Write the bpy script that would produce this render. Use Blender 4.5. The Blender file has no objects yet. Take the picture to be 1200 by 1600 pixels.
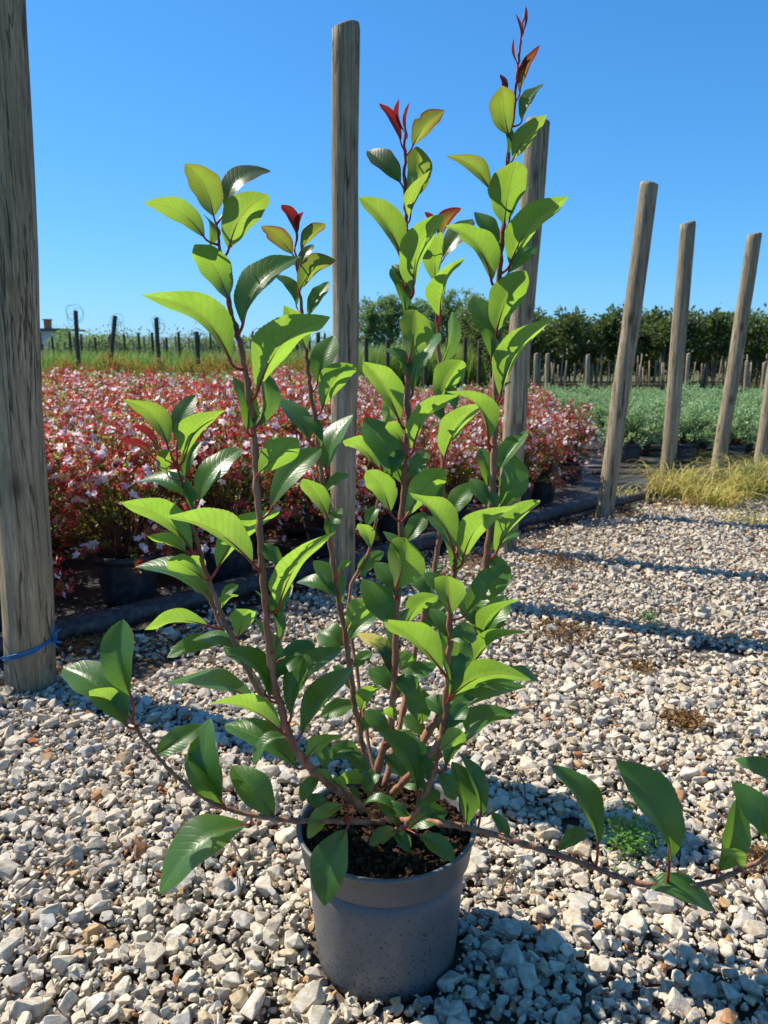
import bpy, bmesh, math, random
import numpy as np
from mathutils import Vector, Matrix, noise
R = math.radians
random.seed(7); rng = np.random.default_rng(7)
sc = bpy.context.scene
C = sc.collection

# ------------------------------------------------------------------ camera
CH, PITCH, F = 0.98, R(11.8), 1209.0
cam = bpy.data.cameras.new("camera"); co = bpy.data.objects.new("camera", cam); C.objects.link(co)
co.location = (0, 0, CH); co.rotation_euler = (R(90) - PITCH, 0, 0)
cam.sensor_fit = 'VERTICAL'; cam.sensor_height = 36; cam.lens = F / 1600 * 36
cam.clip_start = 0.05; cam.clip_end = 8000
cam.dof.use_dof = True; cam.dof.focus_distance = 1.25; cam.dof.aperture_fstop = 10
sc.camera = co
# ------------------------------------------------------------------ sky and sun
SUN_EL, SH_ANG = R(48), R(26)          # shadows run right and a little towards the camera
sdir = Vector((math.cos(SH_ANG) * math.cos(SUN_EL), -math.sin(SH_ANG) * math.cos(SUN_EL), -math.sin(SUN_EL)))
w = bpy.data.worlds.new("World"); sc.world = w; w.use_nodes = True
nt = w.node_tree; bg = nt.nodes['Background']
sky = nt.nodes.new('ShaderNodeTexSky'); sky.sky_type = 'NISHITA'; sky.sun_disc = False
sky.sun_elevation = SUN_EL
sky.sun_rotation = math.atan2(-sdir.x, -sdir.y)
sky.air_density = 1.0; sky.dust_density = 0.1; sky.ozone_density = 2.0; sky.altitude = 0
def vm(op, a, b):
    n = nt.nodes.new('ShaderNodeVectorMath'); n.operation = op
    for i, v in enumerate((a, b)):
        if isinstance(v, tuple): n.inputs[i].default_value = v
        else: nt.links.new(v, n.inputs[i])
    return n.outputs[0]
c_ = vm('MULTIPLY', sky.outputs[0], (.25, .74, 1.2))          # the phone's deep blue, highlights rolled off as its tone curve does
c_ = vm('DIVIDE', c_, vm('ADD', (1, 1, 1), vm('DIVIDE', c_, (30.0, 9.5, 16.0))))
nt.links.new(c_, bg.inputs[0]); bg.inputs[1].default_value = 0.13
sun = bpy.data.lights.new("sun", 'SUN'); so = bpy.data.objects.new("sun", sun); C.objects.link(so)
sun.energy = 5.0; sun.angle = R(0.53); sun.color = (1, 0.92, 0.80)
so.rotation_euler = sdir.to_track_quat('-Z', 'Y').to_euler(); so.location = (-5, 5, 8)
sc.view_settings.view_transform = 'Standard'; sc.view_settings.look = 'None'
sc.view_settings.exposure = 0.62; sc.view_settings.gamma = 1
sc.cycles.use_denoising = True
sc.cycles.max_bounces = 6; sc.cycles.diffuse_bounces = 3; sc.cycles.glossy_bounces = 2
sc.cycles.transmission_bounces = 4; sc.cycles.transparent_max_bounces = 6
sc.cycles.caustics_reflective = False; sc.cycles.caustics_refractive = False

# ------------------------------------------------------------------ helpers
def P(px, py, Y):
    """world point seen at a photo pixel at forward distance Y"""
    x = (px - 600) / F; y = -(py - 800) / F
    d = Vector((x, y * math.sin(PITCH) + math.cos(PITCH), y * math.cos(PITCH) - math.sin(PITCH)))
    return Vector((0, 0, CH)) + d * (Y / d.y)
def tag(o, label=None, cat=None, group=None, kind=None):
    if label: o['label'] = label
    if cat: o['category'] = cat
    if group: o['group'] = group
    if kind: o['kind'] = kind
    return o
def empty(name, loc, rz=0):
    o = bpy.data.objects.new(name, None); C.objects.link(o); o.location = loc; o.rotation_euler.z = rz
    o.empty_display_size = 0.1
    return o
def mesh_np(name, V, Fc, mats, mi=None, uv=None, attrs=None, smooth=False):
    V = np.asarray(V, dtype=np.float32); Fc = np.asarray(Fc, dtype=np.int32)
    me = bpy.data.meshes.new(name); n, k = Fc.shape
    me.vertices.add(len(V)); me.vertices.foreach_set('co', V.ravel())
    me.loops.add(n * k); me.loops.foreach_set('vertex_index', Fc.ravel())
    me.polygons.add(n); me.polygons.foreach_set('loop_start', np.arange(0, n * k, k, dtype=np.int32))
    for m in mats: me.materials.append(m)
    if mi is not None: me.polygons.foreach_set('material_index', np.asarray(mi, dtype=np.int32))
    me.polygons.foreach_set('use_smooth', np.full(n, smooth))
    if uv is not None:
        l = me.uv_layers.new(name='UVMap'); l.data.foreach_set('uv', np.asarray(uv, dtype=np.float32)[Fc.ravel()].ravel())
    for a, v in (attrs or {}).items():
        at = me.attributes.new(a, 'FLOAT', 'POINT'); at.data.foreach_set('value', np.asarray(v, dtype=np.float32))
    me.update(); me.validate()
    return me
def link(name, me, parent=None, loc=None, rz=0):
    o = bpy.data.objects.new(name, me); C.objects.link(o)
    if parent is not None: o.parent = parent
    if loc is not None: o.location = loc
    if rz: o.rotation_euler.z = rz
    return o
class MB:
    def __init__(s): s.v = []; s.f = []; s.m = []; s.uv = []; s.a = []
    def grid(s, rows, mi=0, closed=True, cap=False, uvs=None, att=0.0):
        b = len(s.v); k = len(rows[0])
        for i, r in enumerate(rows):
            for j, p in enumerate(r):
                s.v.append(tuple(p)); s.uv.append(uvs[i][j] if uvs else (i / (len(rows) - 1), j / k)); s.a.append(att)
        for i in range(len(rows) - 1):
            for j in range(k if closed else k - 1):
                s.f.append((b + i * k + j, b + i * k + (j + 1) % k, b + (i + 1) * k + (j + 1) % k, b + (i + 1) * k + j)); s.m.append(mi)
        if cap:
            s.f.append(tuple(b + j for j in range(k))[::-1]); s.m.append(mi)
            s.f.append(tuple(b + (len(rows) - 1) * k + j for j in range(k))); s.m.append(mi)
    def tube(s, pts, rad, n=8, mi=0, cap=True, att=0.0):
        pts = [Vector(p) for p in pts]; rows = []; up = None
        for i, p in enumerate(pts):
            t = (pts[min(i + 1, len(pts) - 1)] - pts[max(i - 1, 0)]).normalized()
            if up is None: up = t.orthogonal()
            sd = up.cross(t).normalized(); up = t.cross(sd).normalized()
            r = rad[i] if hasattr(rad, '__len__') else rad
            rows.append([p + (up * math.cos(a) + sd * math.sin(a)) * r for a in (2 * math.pi * j / n for j in range(n))])
        s.grid(rows, mi, True, cap, att=att)
    def box(s, c, d, mi=0, rot=0):
        b = len(s.v); cx, cy, cz = c; dx, dy, dz = d[0] / 2, d[1] / 2, d[2] / 2
        for z in (-dz, dz):
            for x, y in ((-dx, -dy), (dx, -dy), (dx, dy), (-dx, dy)):
                xx = x * math.cos(rot) - y * math.sin(rot); yy = x * math.sin(rot) + y * math.cos(rot)
                s.v.append((cx + xx, cy + yy, cz + z)); s.uv.append((0, 0)); s.a.append(0)
        for q in ((3, 2, 1, 0), (4, 5, 6, 7), (0, 1, 5, 4), (1, 2, 6, 5), (2, 3, 7, 6), (3, 0, 4, 7)):
            s.f.append(tuple(b + i for i in q)); s.m.append(mi)
    def build(s, name, mats, parent=None, smooth=True, loc=None):
        me = bpy.data.meshes.new(name); me.from_pydata(s.v, [], s.f)
        for m in (mats if isinstance(mats, (list, tuple)) else [mats]): me.materials.append(m)
        me.polygons.foreach_set('material_index', s.m); me.polygons.foreach_set('use_smooth', [smooth] * len(s.f))
        l = me.uv_layers.new(name='UVMap')
        idx = np.empty(len(me.loops), dtype=np.int32); me.loops.foreach_get('vertex_index', idx)
        l.data.foreach_set('uv', np.array(s.uv, dtype=np.float32)[idx].ravel())
        at = me.attributes.new('rnd', 'FLOAT', 'POINT'); at.data.foreach_set('value', s.a)
        me.update()
        return link(name, me, parent, loc)
def catmull(pts, n=8):
    pts = [np.array(p, dtype=float) for p in pts]; P0 = [2 * pts[0] - pts[1]] + pts + [2 * pts[-1] - pts[-2]]; out = []
    for i in range(1, len(P0) - 2):
        a, b, c, d = P0[i - 1:i + 3]
        for k in range(n):
            t = k / n
            out.append(.5 * (2 * b + (c - a) * t + (2 * a - 5 * b + 4 * c - d) * t * t + (3 * b - a - 3 * c + d) * t ** 3))
    out.append(pts[-1]); return out

# ------------------------------------------------------------------ materials
class NT:
    def __init__(s, name):
        s.m = bpy.data.materials.new(name); s.m.use_nodes = True; s.t = s.m.node_tree; s.n = s.t.nodes
        s.bsdf = s.n['Principled BSDF']; s.out = s.n['Material Output']
    def new(s, t, **kw):
        n = s.n.new(t)
        for k, v in kw.items(): setattr(n, k, v)
        return n
    def set(s, inp, v):
        if hasattr(v, 'links') or isinstance(v, bpy.types.NodeSocket): s.t.links.new(v, inp)
        else: inp.default_value = v
    def noise(s, scale, detail=4, rough=.55, vec=None, dist=0):
        n = s.new('ShaderNodeTexNoise'); n.inputs['Scale'].default_value = scale; n.inputs['Detail'].default_value = detail
        n.inputs['Roughness'].default_value = rough; n.inputs['Distortion'].default_value = dist
        if vec is not None: s.set(n.inputs['Vector'], vec)
        return n.outputs['Fac']
    def ramp(s, fac, stops, interp='LINEAR'):
        r = s.new('ShaderNodeValToRGB'); r.color_ramp.interpolation = interp; e = r.color_ramp.elements
        while len(e) < len(stops): e.new(.5)
        for el, (p, c) in zip(e, stops): el.position = p; el.color = (*c, 1) if len(c) == 3 else c
        s.set(r.inputs[0], fac); return r.outputs[0]
    def mix(s, fac, a, b, mode='MIX'):
        n = s.new('ShaderNodeMix', data_type='RGBA', blend_type=mode)
        s.set(n.inputs[0], fac)
        for i, v in ((6, a), (7, b)): s.set(n.inputs[i], (*v, 1) if isinstance(v, tuple) and len(v) == 3 else v)
        return n.outputs[2]
    def math(s, op, a, b=0.0, c=None, clamp=False):
        n = s.new('ShaderNodeMath', operation=op); n.use_clamp = clamp
        s.set(n.inputs[0], a); s.set(n.inputs[1], b)
        if c is not None: s.set(n.inputs[2], c)
        return n.outputs[0]
    def coord(s, which='Object', scale=(1, 1, 1)):
        c = s.new('ShaderNodeTexCoord').outputs[which]
        if scale == (1, 1, 1): return c
        m = s.new('ShaderNodeMapping'); s.set(m.inputs['Vector'], c); m.inputs['Scale'].default_value = scale
        return m.outputs[0]
    def attr(s, name, typ='GEOMETRY'):
        a = s.new('ShaderNodeAttribute'); a.attribute_name = name; a.attribute_type = typ; return a.outputs['Fac']
    def bump(s, h, strength=.4, dist=.01, target=None):
        b = s.new('ShaderNodeBump'); b.inputs['Strength'].default_value = strength; b.inputs['Distance'].default_value = dist
        s.set(b.inputs['Height'], h); s.set((target or s.bsdf).inputs['Normal'], b.outputs[0]); return b.outputs[0]
    def base(s, v): s.set(s.bsdf.inputs['Base Color'], (*v, 1) if isinstance(v, tuple) and len(v) == 3 else v)
    def rough(s, v, spec=None):
        s.set(s.bsdf.inputs['Roughness'], v)
        if spec is not None: s.bsdf.inputs['Specular IOR Level'].default_value = spec
    def translucent(s, col, fac):
        t = s.new('ShaderNodeBsdfTranslucent'); s.set(t.inputs[0], (*col, 1) if isinstance(col, tuple) and len(col) == 3 else col)
        m = s.new('ShaderNodeMixShader'); s.set(m.inputs[0], fac)
        s.t.links.new(s.bsdf.outputs[0], m.inputs[1]); s.t.links.new(t.outputs[0], m.inputs[2]); s.t.links.new(m.outputs[0], s.out.inputs[0])
        return t
def simple(name, col, rough=.7, spec=.4, var=.25, scale=30, bump=0.0):
    m = NT(name); f = m.noise(scale, 5, .6, m.coord())
    m.base(m.ramp(f, [(.25, tuple(c * (1 - var) for c in col)), (.75, tuple(c * (1 + var) for c in col))])); m.rough(rough, spec)
    if bump: m.bump(f, .6, bump)
    return m.m

def leaf_mat():
    m = NT('shrub_leaf_surface')
    uv = m.new('ShaderNodeUVMap').outputs[0]
    sp = m.new('ShaderNodeSeparateXYZ'); m.set(sp.inputs[0], uv); u, v = sp.outputs[0], sp.outputs[1]
    av = m.math('ABSOLUTE', m.math('MULTIPLY_ADD', v, 2.0, -1.0))
    # side veins sweep forward from the midrib
    ph = m.math('ADD', m.math('MULTIPLY', m.math('MULTIPLY_ADD', av, -.20, u), 78.0), m.math('MULTIPLY', m.noise(30, 3, .6, m.coord('Object')), 7.0))
    vein = m.math('POWER', m.math('MULTIPLY_ADD', m.math('SINE', ph), .5, .5), 6.0)
    mid = m.math('SUBTRACT', 1.0, m.math('MULTIPLY', av, 16.0), clamp=True)
    oi = m.new('ShaderNodeObjectInfo').outputs['Random']
    young = m.attr('young')
    n1 = m.noise(22, 4, .6, m.coord('Object'))
    n2 = m.noise(160, 3, .6, m.coord('Object'))
    top = m.ramp(n1, [(.3, (.030, .10, .022)), (.7, (.062, .16, .036))])
    top = m.mix(m.math('MULTIPLY', oi, .5), top, (.045, .15, .02))
    top = m.mix(m.math('MULTIPLY', vein, .25), top, (.07, .17, .04))
    top = m.mix(m.math('MULTIPLY', mid, .7), top, (.16, .26, .07))
    und = m.ramp(n1, [(.3, (.17, .25, .065)), (.7, (.23, .32, .09))])
    und = m.mix(m.math('MULTIPLY', vein, .18), und, (.12, .19, .05))
    und = m.mix(m.math('MULTIPLY', mid, .8), und, (.28, .16, .05))
    geo = m.new('ShaderNodeNewGeometry').outputs['Backfacing']
    und = m.mix(m.math('MULTIPLY', oi, .45), und, (.15, .27, .05))
    col = m.mix(geo, top, und)
    # young leaves: red towards the margin and the tip
    rim = m.math('POWER', av, 3.0)
    rf = m.math('MULTIPLY', young, m.math('ADD', m.math('MULTIPLY', rim, .7), m.math('MULTIPLY', m.math('ADD', u, n1), .45)), clamp=True)
    rf = m.math('ADD', m.math('MULTIPLY', rf, 1.4, clamp=True), m.math('MULTIPLY', m.math('POWER', young, 5.0), .7), clamp=True)
    col = m.mix(rf, col, (.14, .012, .012))
    edge = m.math('MULTIPLY', m.math('SUBTRACT', av, .93, clamp=True), 7.0)
    col = m.mix(edge, col, (.25, .22, .06))
    spot = m.ramp(m.noise(70, 2, .5, m.coord('Object')), [(.70, (0, 0, 0)), (.74, (1, 1, 1))])
    col = m.mix(m.math('MULTIPLY', spot, .35), col, (.12, .07, .02))
    m.base(col); m.rough(m.math('MULTIPLY_ADD', n2, .2, m.math('MULTIPLY_ADD', geo, .2, .27)), .6)
    h = m.math('ADD', m.math('MULTIPLY', m.math('ADD', vein, m.math('MULTIPLY', mid, 1.2)), -.5), m.math('MULTIPLY', n2, .5))
    m.bump(h, .28, .0010)
    tc = m.ramp(n1, [(.3, (.40, .70, .055)), (.7, (.54, .84, .10))])
    tc = m.mix(m.math('MULTIPLY', oi, .6), tc, (.36, .66, .05))
    dk = m.ramp(m.noise(9, 5, .65, m.coord('Object')), [(.35, (.72, .72, .72)), (.65, (1.1, 1.1, 1.1))]); tc = m.mix(1.0, tc, dk, 'MULTIPLY')
    tc = m.mix(m.math('MULTIPLY', vein, .35), tc, (.26, .42, .03))
    tc = m.mix(m.math('MULTIPLY', mid, .7), tc, (.30, .25, .05))
    tc = m.mix(rf, tc, (.24, .02, .02))
    tc = m.mix(geo, m.mix(1.0, tc, (.50, .58, .6), 'MULTIPLY'), tc)
    m.translucent(tc, .44)
    return m.m
M_LEAF = leaf_mat()
def yellow_leaf():
    m = NT('yellowing_leaf_surface'); uv = m.new('ShaderNodeUVMap').outputs[0]
    sp = m.new('ShaderNodeSeparateXYZ'); m.set(sp.inputs[0], uv)
    f = m.math('ADD', sp.outputs[0], m.math('MULTIPLY', m.math('SUBTRACT', m.noise(60, 4, .7, m.coord()), .5), .9))
    c = m.ramp(f, [(.45, (.03, .10, .02)), (.62, (.30, .34, .06)), (.75, (.62, .52, .13))]); m.base(c); m.rough(.4)
    m.translucent(c, .3); return m.m
M_YELLOW = yellow_leaf()
def petiole():
    m = NT('red_leaf_stalk'); f = m.noise(300, 3, .5, m.coord()); m.base(m.ramp(f, [(.3, (.24, .018, .014)), (.7, (.42, .05, .028))])); m.rough(.38, .5); return m.m
M_PET = petiole()
def bark():
    m = NT('shrub_bark'); f = m.noise(60, 6, .65, m.coord('Object', (1, 1, .12))); g = m.noise(400, 3, .6, m.coord())
    c = m.ramp(f, [(.3, (.13, .055, .030)), (.52, (.32, .145, .08)), (.75, (.46, .28, .17))])
    uv = m.new('ShaderNodeUVMap').outputs[0]; sp = m.new('ShaderNodeSeparateXYZ'); m.set(sp.inputs[0], uv)
    red = m.math('MULTIPLY', m.math('SUBTRACT', sp.outputs[0], m.attr('rnd')), 9.0, clamp=True)
    c = m.mix(m.math('MULTIPLY', red, .85), c, (.26, .035, .024))
    lent = m.ramp(g, [(.68, (0, 0, 0)), (.72, (1, 1, 1))]); c = m.mix(m.math('MULTIPLY', lent, .5), c, (.38, .28, .2))
    m.base(c); m.rough(.6, .4); m.bump(m.math('ADD', f, m.math('MULTIPLY', g, .4)), .8, .003); return m.m
M_BARK = bark()
def plastic(name='pot_plastic', col=(.125, .125, .127), rough=.42, dirt=.8):
    m = NT(name); co_ = m.coord()
    n = m.noise(9, 5, .6, co_); c = m.ramp(n, [(.3, tuple(x * .92 for x in col)), (.7, tuple(x * 1.12 for x in col))])
    g = m.new('ShaderNodeSeparateXYZ'); m.set(g.inputs[0], co_)
    low = m.math('SUBTRACT', 1.0, m.math('MULTIPLY', g.outputs[2], 5.5), clamp=True)
    sp = m.noise(230, 2, .5, co_); thr = m.math('MULTIPLY', m.math('ADD', sp, m.math('MULTIPLY', low, .11)), 1.0)
    sf = m.ramp(thr, [(.675, (0, 0, 0)), (.70, (1, 1, 1))])
    c = m.mix(m.math('MULTIPLY', sf, dirt), c, (.022, .016, .011))
    du = m.ramp(m.math('ADD', m.noise(30, 6, .7, co_), m.math('MULTIPLY', low, .16)), [(.55, (0, 0, 0)), (.8, (1, 1, 1))])
    c = m.mix(m.math('MULTIPLY', du, .4), c, (.20, .18, .15))
    scr = m.ramp(m.noise(40, 3, .5, m.coord('Object', (1, 1, .08))), [(.62, (0, 0, 0)), (.8, (1, 1, 1))])
    c = m.mix(m.math('MULTIPLY', scr, .25), c, (.16, .17, .18))
    m.base(c); m.rough(m.math('MULTIPLY_ADD', n, .3, rough - .1), .45); m.bump(m.math('ADD', m.noise(120, 4, .6, co_), m.math('MULTIPLY', sf, .6)), .25, .0015)
    return m.m
M_POT = plastic(); M_GPOT = plastic('dusty_grey_pot_plastic', (.06, .066, .078), .5, .3); M_BPOT = plastic('black_pot_plastic', (.02, .022, .028), .45, .3)
M_PIPE = plastic('black_pipe_plastic', (.018, .02, .026), .5, .4)
def wood(name, a, b, c_):
    m = NT(name); v = m.coord('Object', (1, 1, .05))
    f = m.noise(70, 9, .68, v, .4); g = m.noise(190, 5, .7, m.coord('Object', (1, 1, .03))); big = m.noise(2.4, 4, .6, m.coord('Object', (1, 1, .5)))
    c = m.ramp(f, [(.28, a), (.5, b), (.72, c_)])
    c = m.mix(m.math('MULTIPLY', m.ramp(big, [(.4, (0, 0, 0)), (.65, (1, 1, 1))]), .4), c, (.11, .115, .07)); st = m.ramp(m.noise(9, 5, .6, m.coord('Object', (1, 1, .18))), [(.42, (0, 0, 0)), (.62, (1, 1, 1))]); c = m.mix(m.math('MULTIPLY', st, .35), c, (.085, .075, .052))
    crack = m.ramp(m.noise(26, 6, .55, m.coord('Object', (1, 1, .03)), .2), [(.488, (0, 0, 0)), (.5, (1, 1, 1)), (.512, (0, 0, 0))])
    c = m.mix(m.math('MULTIPLY', crack, .75), c, (.03, .023, .016))
    kn = m.new('ShaderNodeTexVoronoi'); m.set(kn.inputs['Vector'], m.coord('Object', (1, 1, .45))); kn.inputs['Scale'].default_value = 7
    kf = m.ramp(kn.outputs['Distance'], [(.07, (1, 1, 1)), (.16, (0, 0, 0))]); c = m.mix(m.math('MULTIPLY', kf, .65), c, (.045, .032, .02))
    fine = m.noise(320, 4, .7, v); c = m.mix(.55, c, m.ramp(fine, [(.3, (.16, .14, .11)), (.7, (.72, .67, .56))]), 'OVERLAY')
    m.base(c); m.rough(.85, .25)
    m.bump(m.math('SUBTRACT', m.math('ADD', f, m.math('MULTIPLY', g, .6)), m.math('MULTIPLY', crack, 1.1)), .9, .006); return m.m
M_WOOD = wood('weathered_pole_wood', (.19, .155, .105), (.40, .335, .235), (.62, .54, .40))
M_WOODD = wood('dark_stake_wood', (.05, .042, .034), (.09, .075, .06), (.15, .13, .10))
def stone_mat():
    m = NT('limestone_chips'); r = m.attr('rnd')
    c = m.ramp(r, [(0, (.58, .53, .45)), (.2, (.64, .59, .50)), (.36, (.47, .43, .37)), (.5, (.69, .65, .56)), (.62, (.50, .48, .45)),
                   (.72, (.70, .66, .60)), (.82, (.58, .48, .33)), (.9, (.42, .43, .45)), (.975, (.54, .38, .21)), (.9985, (.36, .15, .07))])
    n = m.noise(90, 6, .65, m.coord()); n2 = m.noise(450, 4, .6, m.coord())
    c = m.mix(1.0, c, (.93, .905, .85), 'MULTIPLY'); c = m.mix(.65, c, m.ramp(n, [(.3, (.24, .21, .17)), (.65, (.64, .62, .58))]), 'OVERLAY')
    dirt = m.ramp(m.noise(28, 5, .65, m.coord()), [(.55, (0, 0, 0)), (.72, (1, 1, 1))]); c = m.mix(m.math('MULTIPLY', dirt, .3), c, (.27, .19, .11))
    m.base(c); m.rough(.85, .2); m.bump(m.math('ADD', n, m.math('MULTIPLY', n2, .4)), .55, .004); return m.m
M_STONE = stone_mat()
def soil_mat(name, a, b, scale=60, bump=.02):
    m = NT(name); n = m.noise(scale, 8, .7, m.coord()); n2 = m.noise(3, 4, .6, m.coord())
    c = m.ramp(n, [(.3, a), (.7, b)]); c = m.mix(m.math('MULTIPLY', n2, .5), c, tuple(x * .5 for x in a)); m.base(c); m.rough(.95, .1); m.bump(n, 1, bump); return m.m
M_SOIL = soil_mat('potting_soil', (.012, .007, .004), (.06, .035, .02), 120, .01)
M_DIRT = soil_mat('dusty_earth', (.10, .075, .05), (.26, .20, .14), 40, .01)
M_CHIP = simple('bark_chips', (.05, .026, .014), .9, .2, .6, 60)

def foliage(name, stops, trans, tf=.35, rough=.5, spec=.4):
    m = NT(name); c = m.ramp(m.attr('rnd'), stops); m.base(c); m.rough(rough, spec); m.translucent(trans, tf); return m.m
M_ABL = foliage('abelia_leaves', [(0, (.04, .09, .015)), (.4, (.08, .17, .025)), (.65, (.14, .18, .03)), (.8, (.11, .07, .025)), (.9, (.18, .06, .03)), (1, (.36, .30, .05))], (.40, .45, .06), .42, .35, .5)
M_CALYX = foliage('abelia_calyx', [(0, (.26, .02, .025)), (.5, (.42, .045, .05)), (.8, (.50, .12, .09)), (1, (.40, .2, .1))], (.75, .08, .07), .42)
M_PETAL = foliage('abelia_petal', [(0, (.84, .60, .63)), (.5, (.88, .78, .79)), (1, (.90, .88, .86))], (.95, .80, .80), .45)
M_TWIG = simple('red_brown_twig', (.09, .035, .02), .7)
M_GRN = foliage('grey_green_leaves', [(0, (.08, .18, .05)), (.35, (.17, .30, .12)), (.7, (.30, .44, .24)), (1, (.55, .64, .46))], (.40, .60, .22), .42, .42, .5)
M_MAG = foliage('magnolia_leaves', [(0, (.015, .035, .012)), (.5, (.035, .075, .022)), (.75, (.08, .12, .03)), (1, (.13, .08, .035))], (.22, .30, .05), .25, .45, .4)
M_POP = foliage('poplar_leaves', [(0, (.06, .11, .05)), (.5, (.11, .19, .08)), (1, (.20, .29, .12))], (.28, .42, .12), .42)
M_TALLG = foliage('tall_grass_blades', [(0, (.08, .18, .03)), (.5, (.13, .28, .045)), (1, (.20, .36, .07))], (.3, .42, .08), .35)
M_YEL = foliage('golden_leaves', [(0, (.20, .17, .03)), (.5, (.36, .26, .04)), (.8, (.45, .2, .04)), (1, (.3, .34, .06))], (.5, .35, .05), .35)
M_DRYG = foliage('dry_grass_blades', [(0, (.12, .20, .03)), (.35, (.32, .34, .07)), (.7, (.68, .58, .15)), (.9, (.66, .52, .20)), (1, (.45, .20, .07))], (.75, .65, .2), .4)
M_WEED = foliage('weed_leaves', [(0, (.05, .14, .02)), (1, (.14, .30, .04))], (.25, .5, .05), .35)
M_MOSS = foliage('dry_moss', [(0, (.12, .065, .025)), (1, (.30, .17, .06))], (.3, .15, .05), .2, .9, .1)

# ------------------------------------------------------------------ ground
ROW = lambda X: 3.34 + .94 * X
def gz(x, y): return .012 * noise.noise(Vector((x * 1.3, y * 1.3, 0))) + .006 * noise.noise(Vector((x * 4, y * 4, 3)))
def field_mat():
    m = NT('field_ground'); n = m.noise(.15, 6, .6, m.coord()); n2 = m.noise(25, 6, .7, m.coord())
    c = m.ramp(n, [(.35, (.10, .085, .05)), (.5, (.09, .12, .04)), (.7, (.13, .17, .05))]); c = m.mix(.5, c, m.ramp(n2, [(.3, (.05, .04, .02)), (.7, (.22, .2, .12))]))
    m.base(c); m.rough(.95, .1); m.bump(n2, 1, .03); return m.m
mb = MB(); mb.grid([[(-3000, -40, -.07), (3000, -40, -.07)], [(-3000, 3500, -.07), (3000, 3500, -.07)]], closed=False)
tag(mb.build('ground', field_mat(), smooth=False), kind='structure')
# gravel yard: earth sheet under the stones
rows = []
for i in range(61):
    row = []
    for j in range(81):
        x = -4 + j * 12 / 80; y = -3 + i * 9.6 / 60
        lim = ROW(x) + .12
        yy = min(y, lim) if y > -3 else y
        row.append((x, yy, gz(x, yy) - .028))
    rows.append(row)
mb = MB(); mb.grid(rows, closed=False)
tag(mb.build('gravel_yard', soil_mat('earth_under_gravel', (.09, .07, .05), (.24, .19, .14), 50, .01)), kind='structure')
def mat_mat():
    m = NT('woven_ground_cover'); n = m.noise(5, 6, .6, m.coord()); c = m.ramp(n, [(.3, (.018, .018, .02)), (.55, (.05, .047, .045)), (.75, (.13, .115, .095))])
    w1 = m.new('ShaderNodeTexWave'); m.set(w1.inputs['Vector'], m.coord()); w1.inputs['Scale'].default_value = 70
    m.base(c); m.rough(.55, .4); m.bump(m.math('ADD', n, m.math('MULTIPLY', w1.outputs['Fac'], .05)), .7, .02); return m.m
rows = []
for i in range(50):
    row = []
    for j in range(60):
        x = -9 + j * 22 / 59; y0 = max(ROW(x) + .10, 1.2) if x < 4.2 else ROW(4.2) + .1
        y = y0 + (15.5 - y0) * (i / 49) ** 1.5
        row.append((x, y, -.035 + .012 * noise.noise(Vector((x * 2, y * 2, 5)))))
    rows.append(row)
mb = MB(); mb.grid(rows, closed=False); tag(mb.build('ground_cover_fabric', mat_mat()), kind='structure')

# stones
def stone_templates(n, npts, bev):
    out = []
    for k in range(n):
        rs = np.random.default_rng(100 + k + npts)
        bm = bmesh.new()
        ax = np.array([1, rs.uniform(.6, .95), rs.uniform(.42, .75)])
        for _ in range(npts):
            v = rs.normal(size=3); v /= np.linalg.norm(v); v *= rs.uniform(.8, 1.05)
            v = np.sign(v) * np.abs(v) ** .75
            bm.verts.new(v * ax)
        r = bmesh.ops.convex_hull(bm, input=bm.verts)
        bmesh.ops.delete(bm, geom=list({g for g in r['geom_interior'] + r['geom_unused'] if isinstance(g, bmesh.types.BMVert)}), context='VERTS')
        bmesh.ops.dissolve_limit(bm, angle_limit=R(14), verts=bm.verts, edges=bm.edges)
        if bev: bmesh.ops.bevel(bm, geom=list(bm.edges), offset=bev, segments=1, affect='EDGES', clamp_overlap=True)
        bmesh.ops.triangulate(bm, faces=bm.faces)
        bm.verts.ensure_lookup_table(); bm.verts.index_update()
        out.append((np.array([v.co for v in bm.verts]), np.array([[v.index for v in f.verts] for f in bm.faces])))
        bm.free()
    return out
def rotmats(n, rs, flat=1.0):
    yaw = rs.uniform(0, 2 * np.pi, n); a = rs.normal(0, .5 * flat, n); b = rs.normal(0, .5 * flat, n)
    cz, sz, ca, sa, cb, sb = np.cos(yaw), np.sin(yaw), np.cos(a), np.sin(a), np.cos(b), np.sin(b)
    Z = np.zeros(n); O = np.ones(n)
    Rz = np.stack([cz, -sz, Z, sz, cz, Z, Z, Z, O], 1).reshape(n, 3, 3); Rx = np.stack([O, Z, Z, Z, ca, -sa, Z, sa, ca], 1).reshape(n, 3, 3)
    Ry = np.stack([cb, Z, sb, Z, O, Z, -sb, Z, cb], 1).reshape(n, 3, 3)
    return Rz @ Rx @ Ry
def scatter(tmpl, pos, size, rs, flat=1.0, rnd=None):
    n = len(pos); Rm = rotmats(n, rs, flat); which = rs.integers(0, len(tmpl), n); rnd = rs.random(n) if rnd is None else rnd
    Vs, Fs, As = [], [], []; off = 0
    for k, (tv, tf) in enumerate(tmpl):
        ix = np.where(which == k)[0]
        if not len(ix): continue
        v = np.einsum('nij,vj->nvi', Rm[ix] * size[ix, None, None], tv) + pos[ix][:, None, :]
        f = tf[None] + (np.arange(len(ix)) * len(tv))[:, None, None] + off
        Vs.append(v.reshape(-1, 3)); Fs.append(f.reshape(-1, 3)); As.append(np.repeat(rnd[ix], len(tv))); off += len(ix) * len(tv)
    return np.concatenate(Vs), np.concatenate(Fs), np.concatenate(As)
rs = np.random.default_rng(3)
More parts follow.
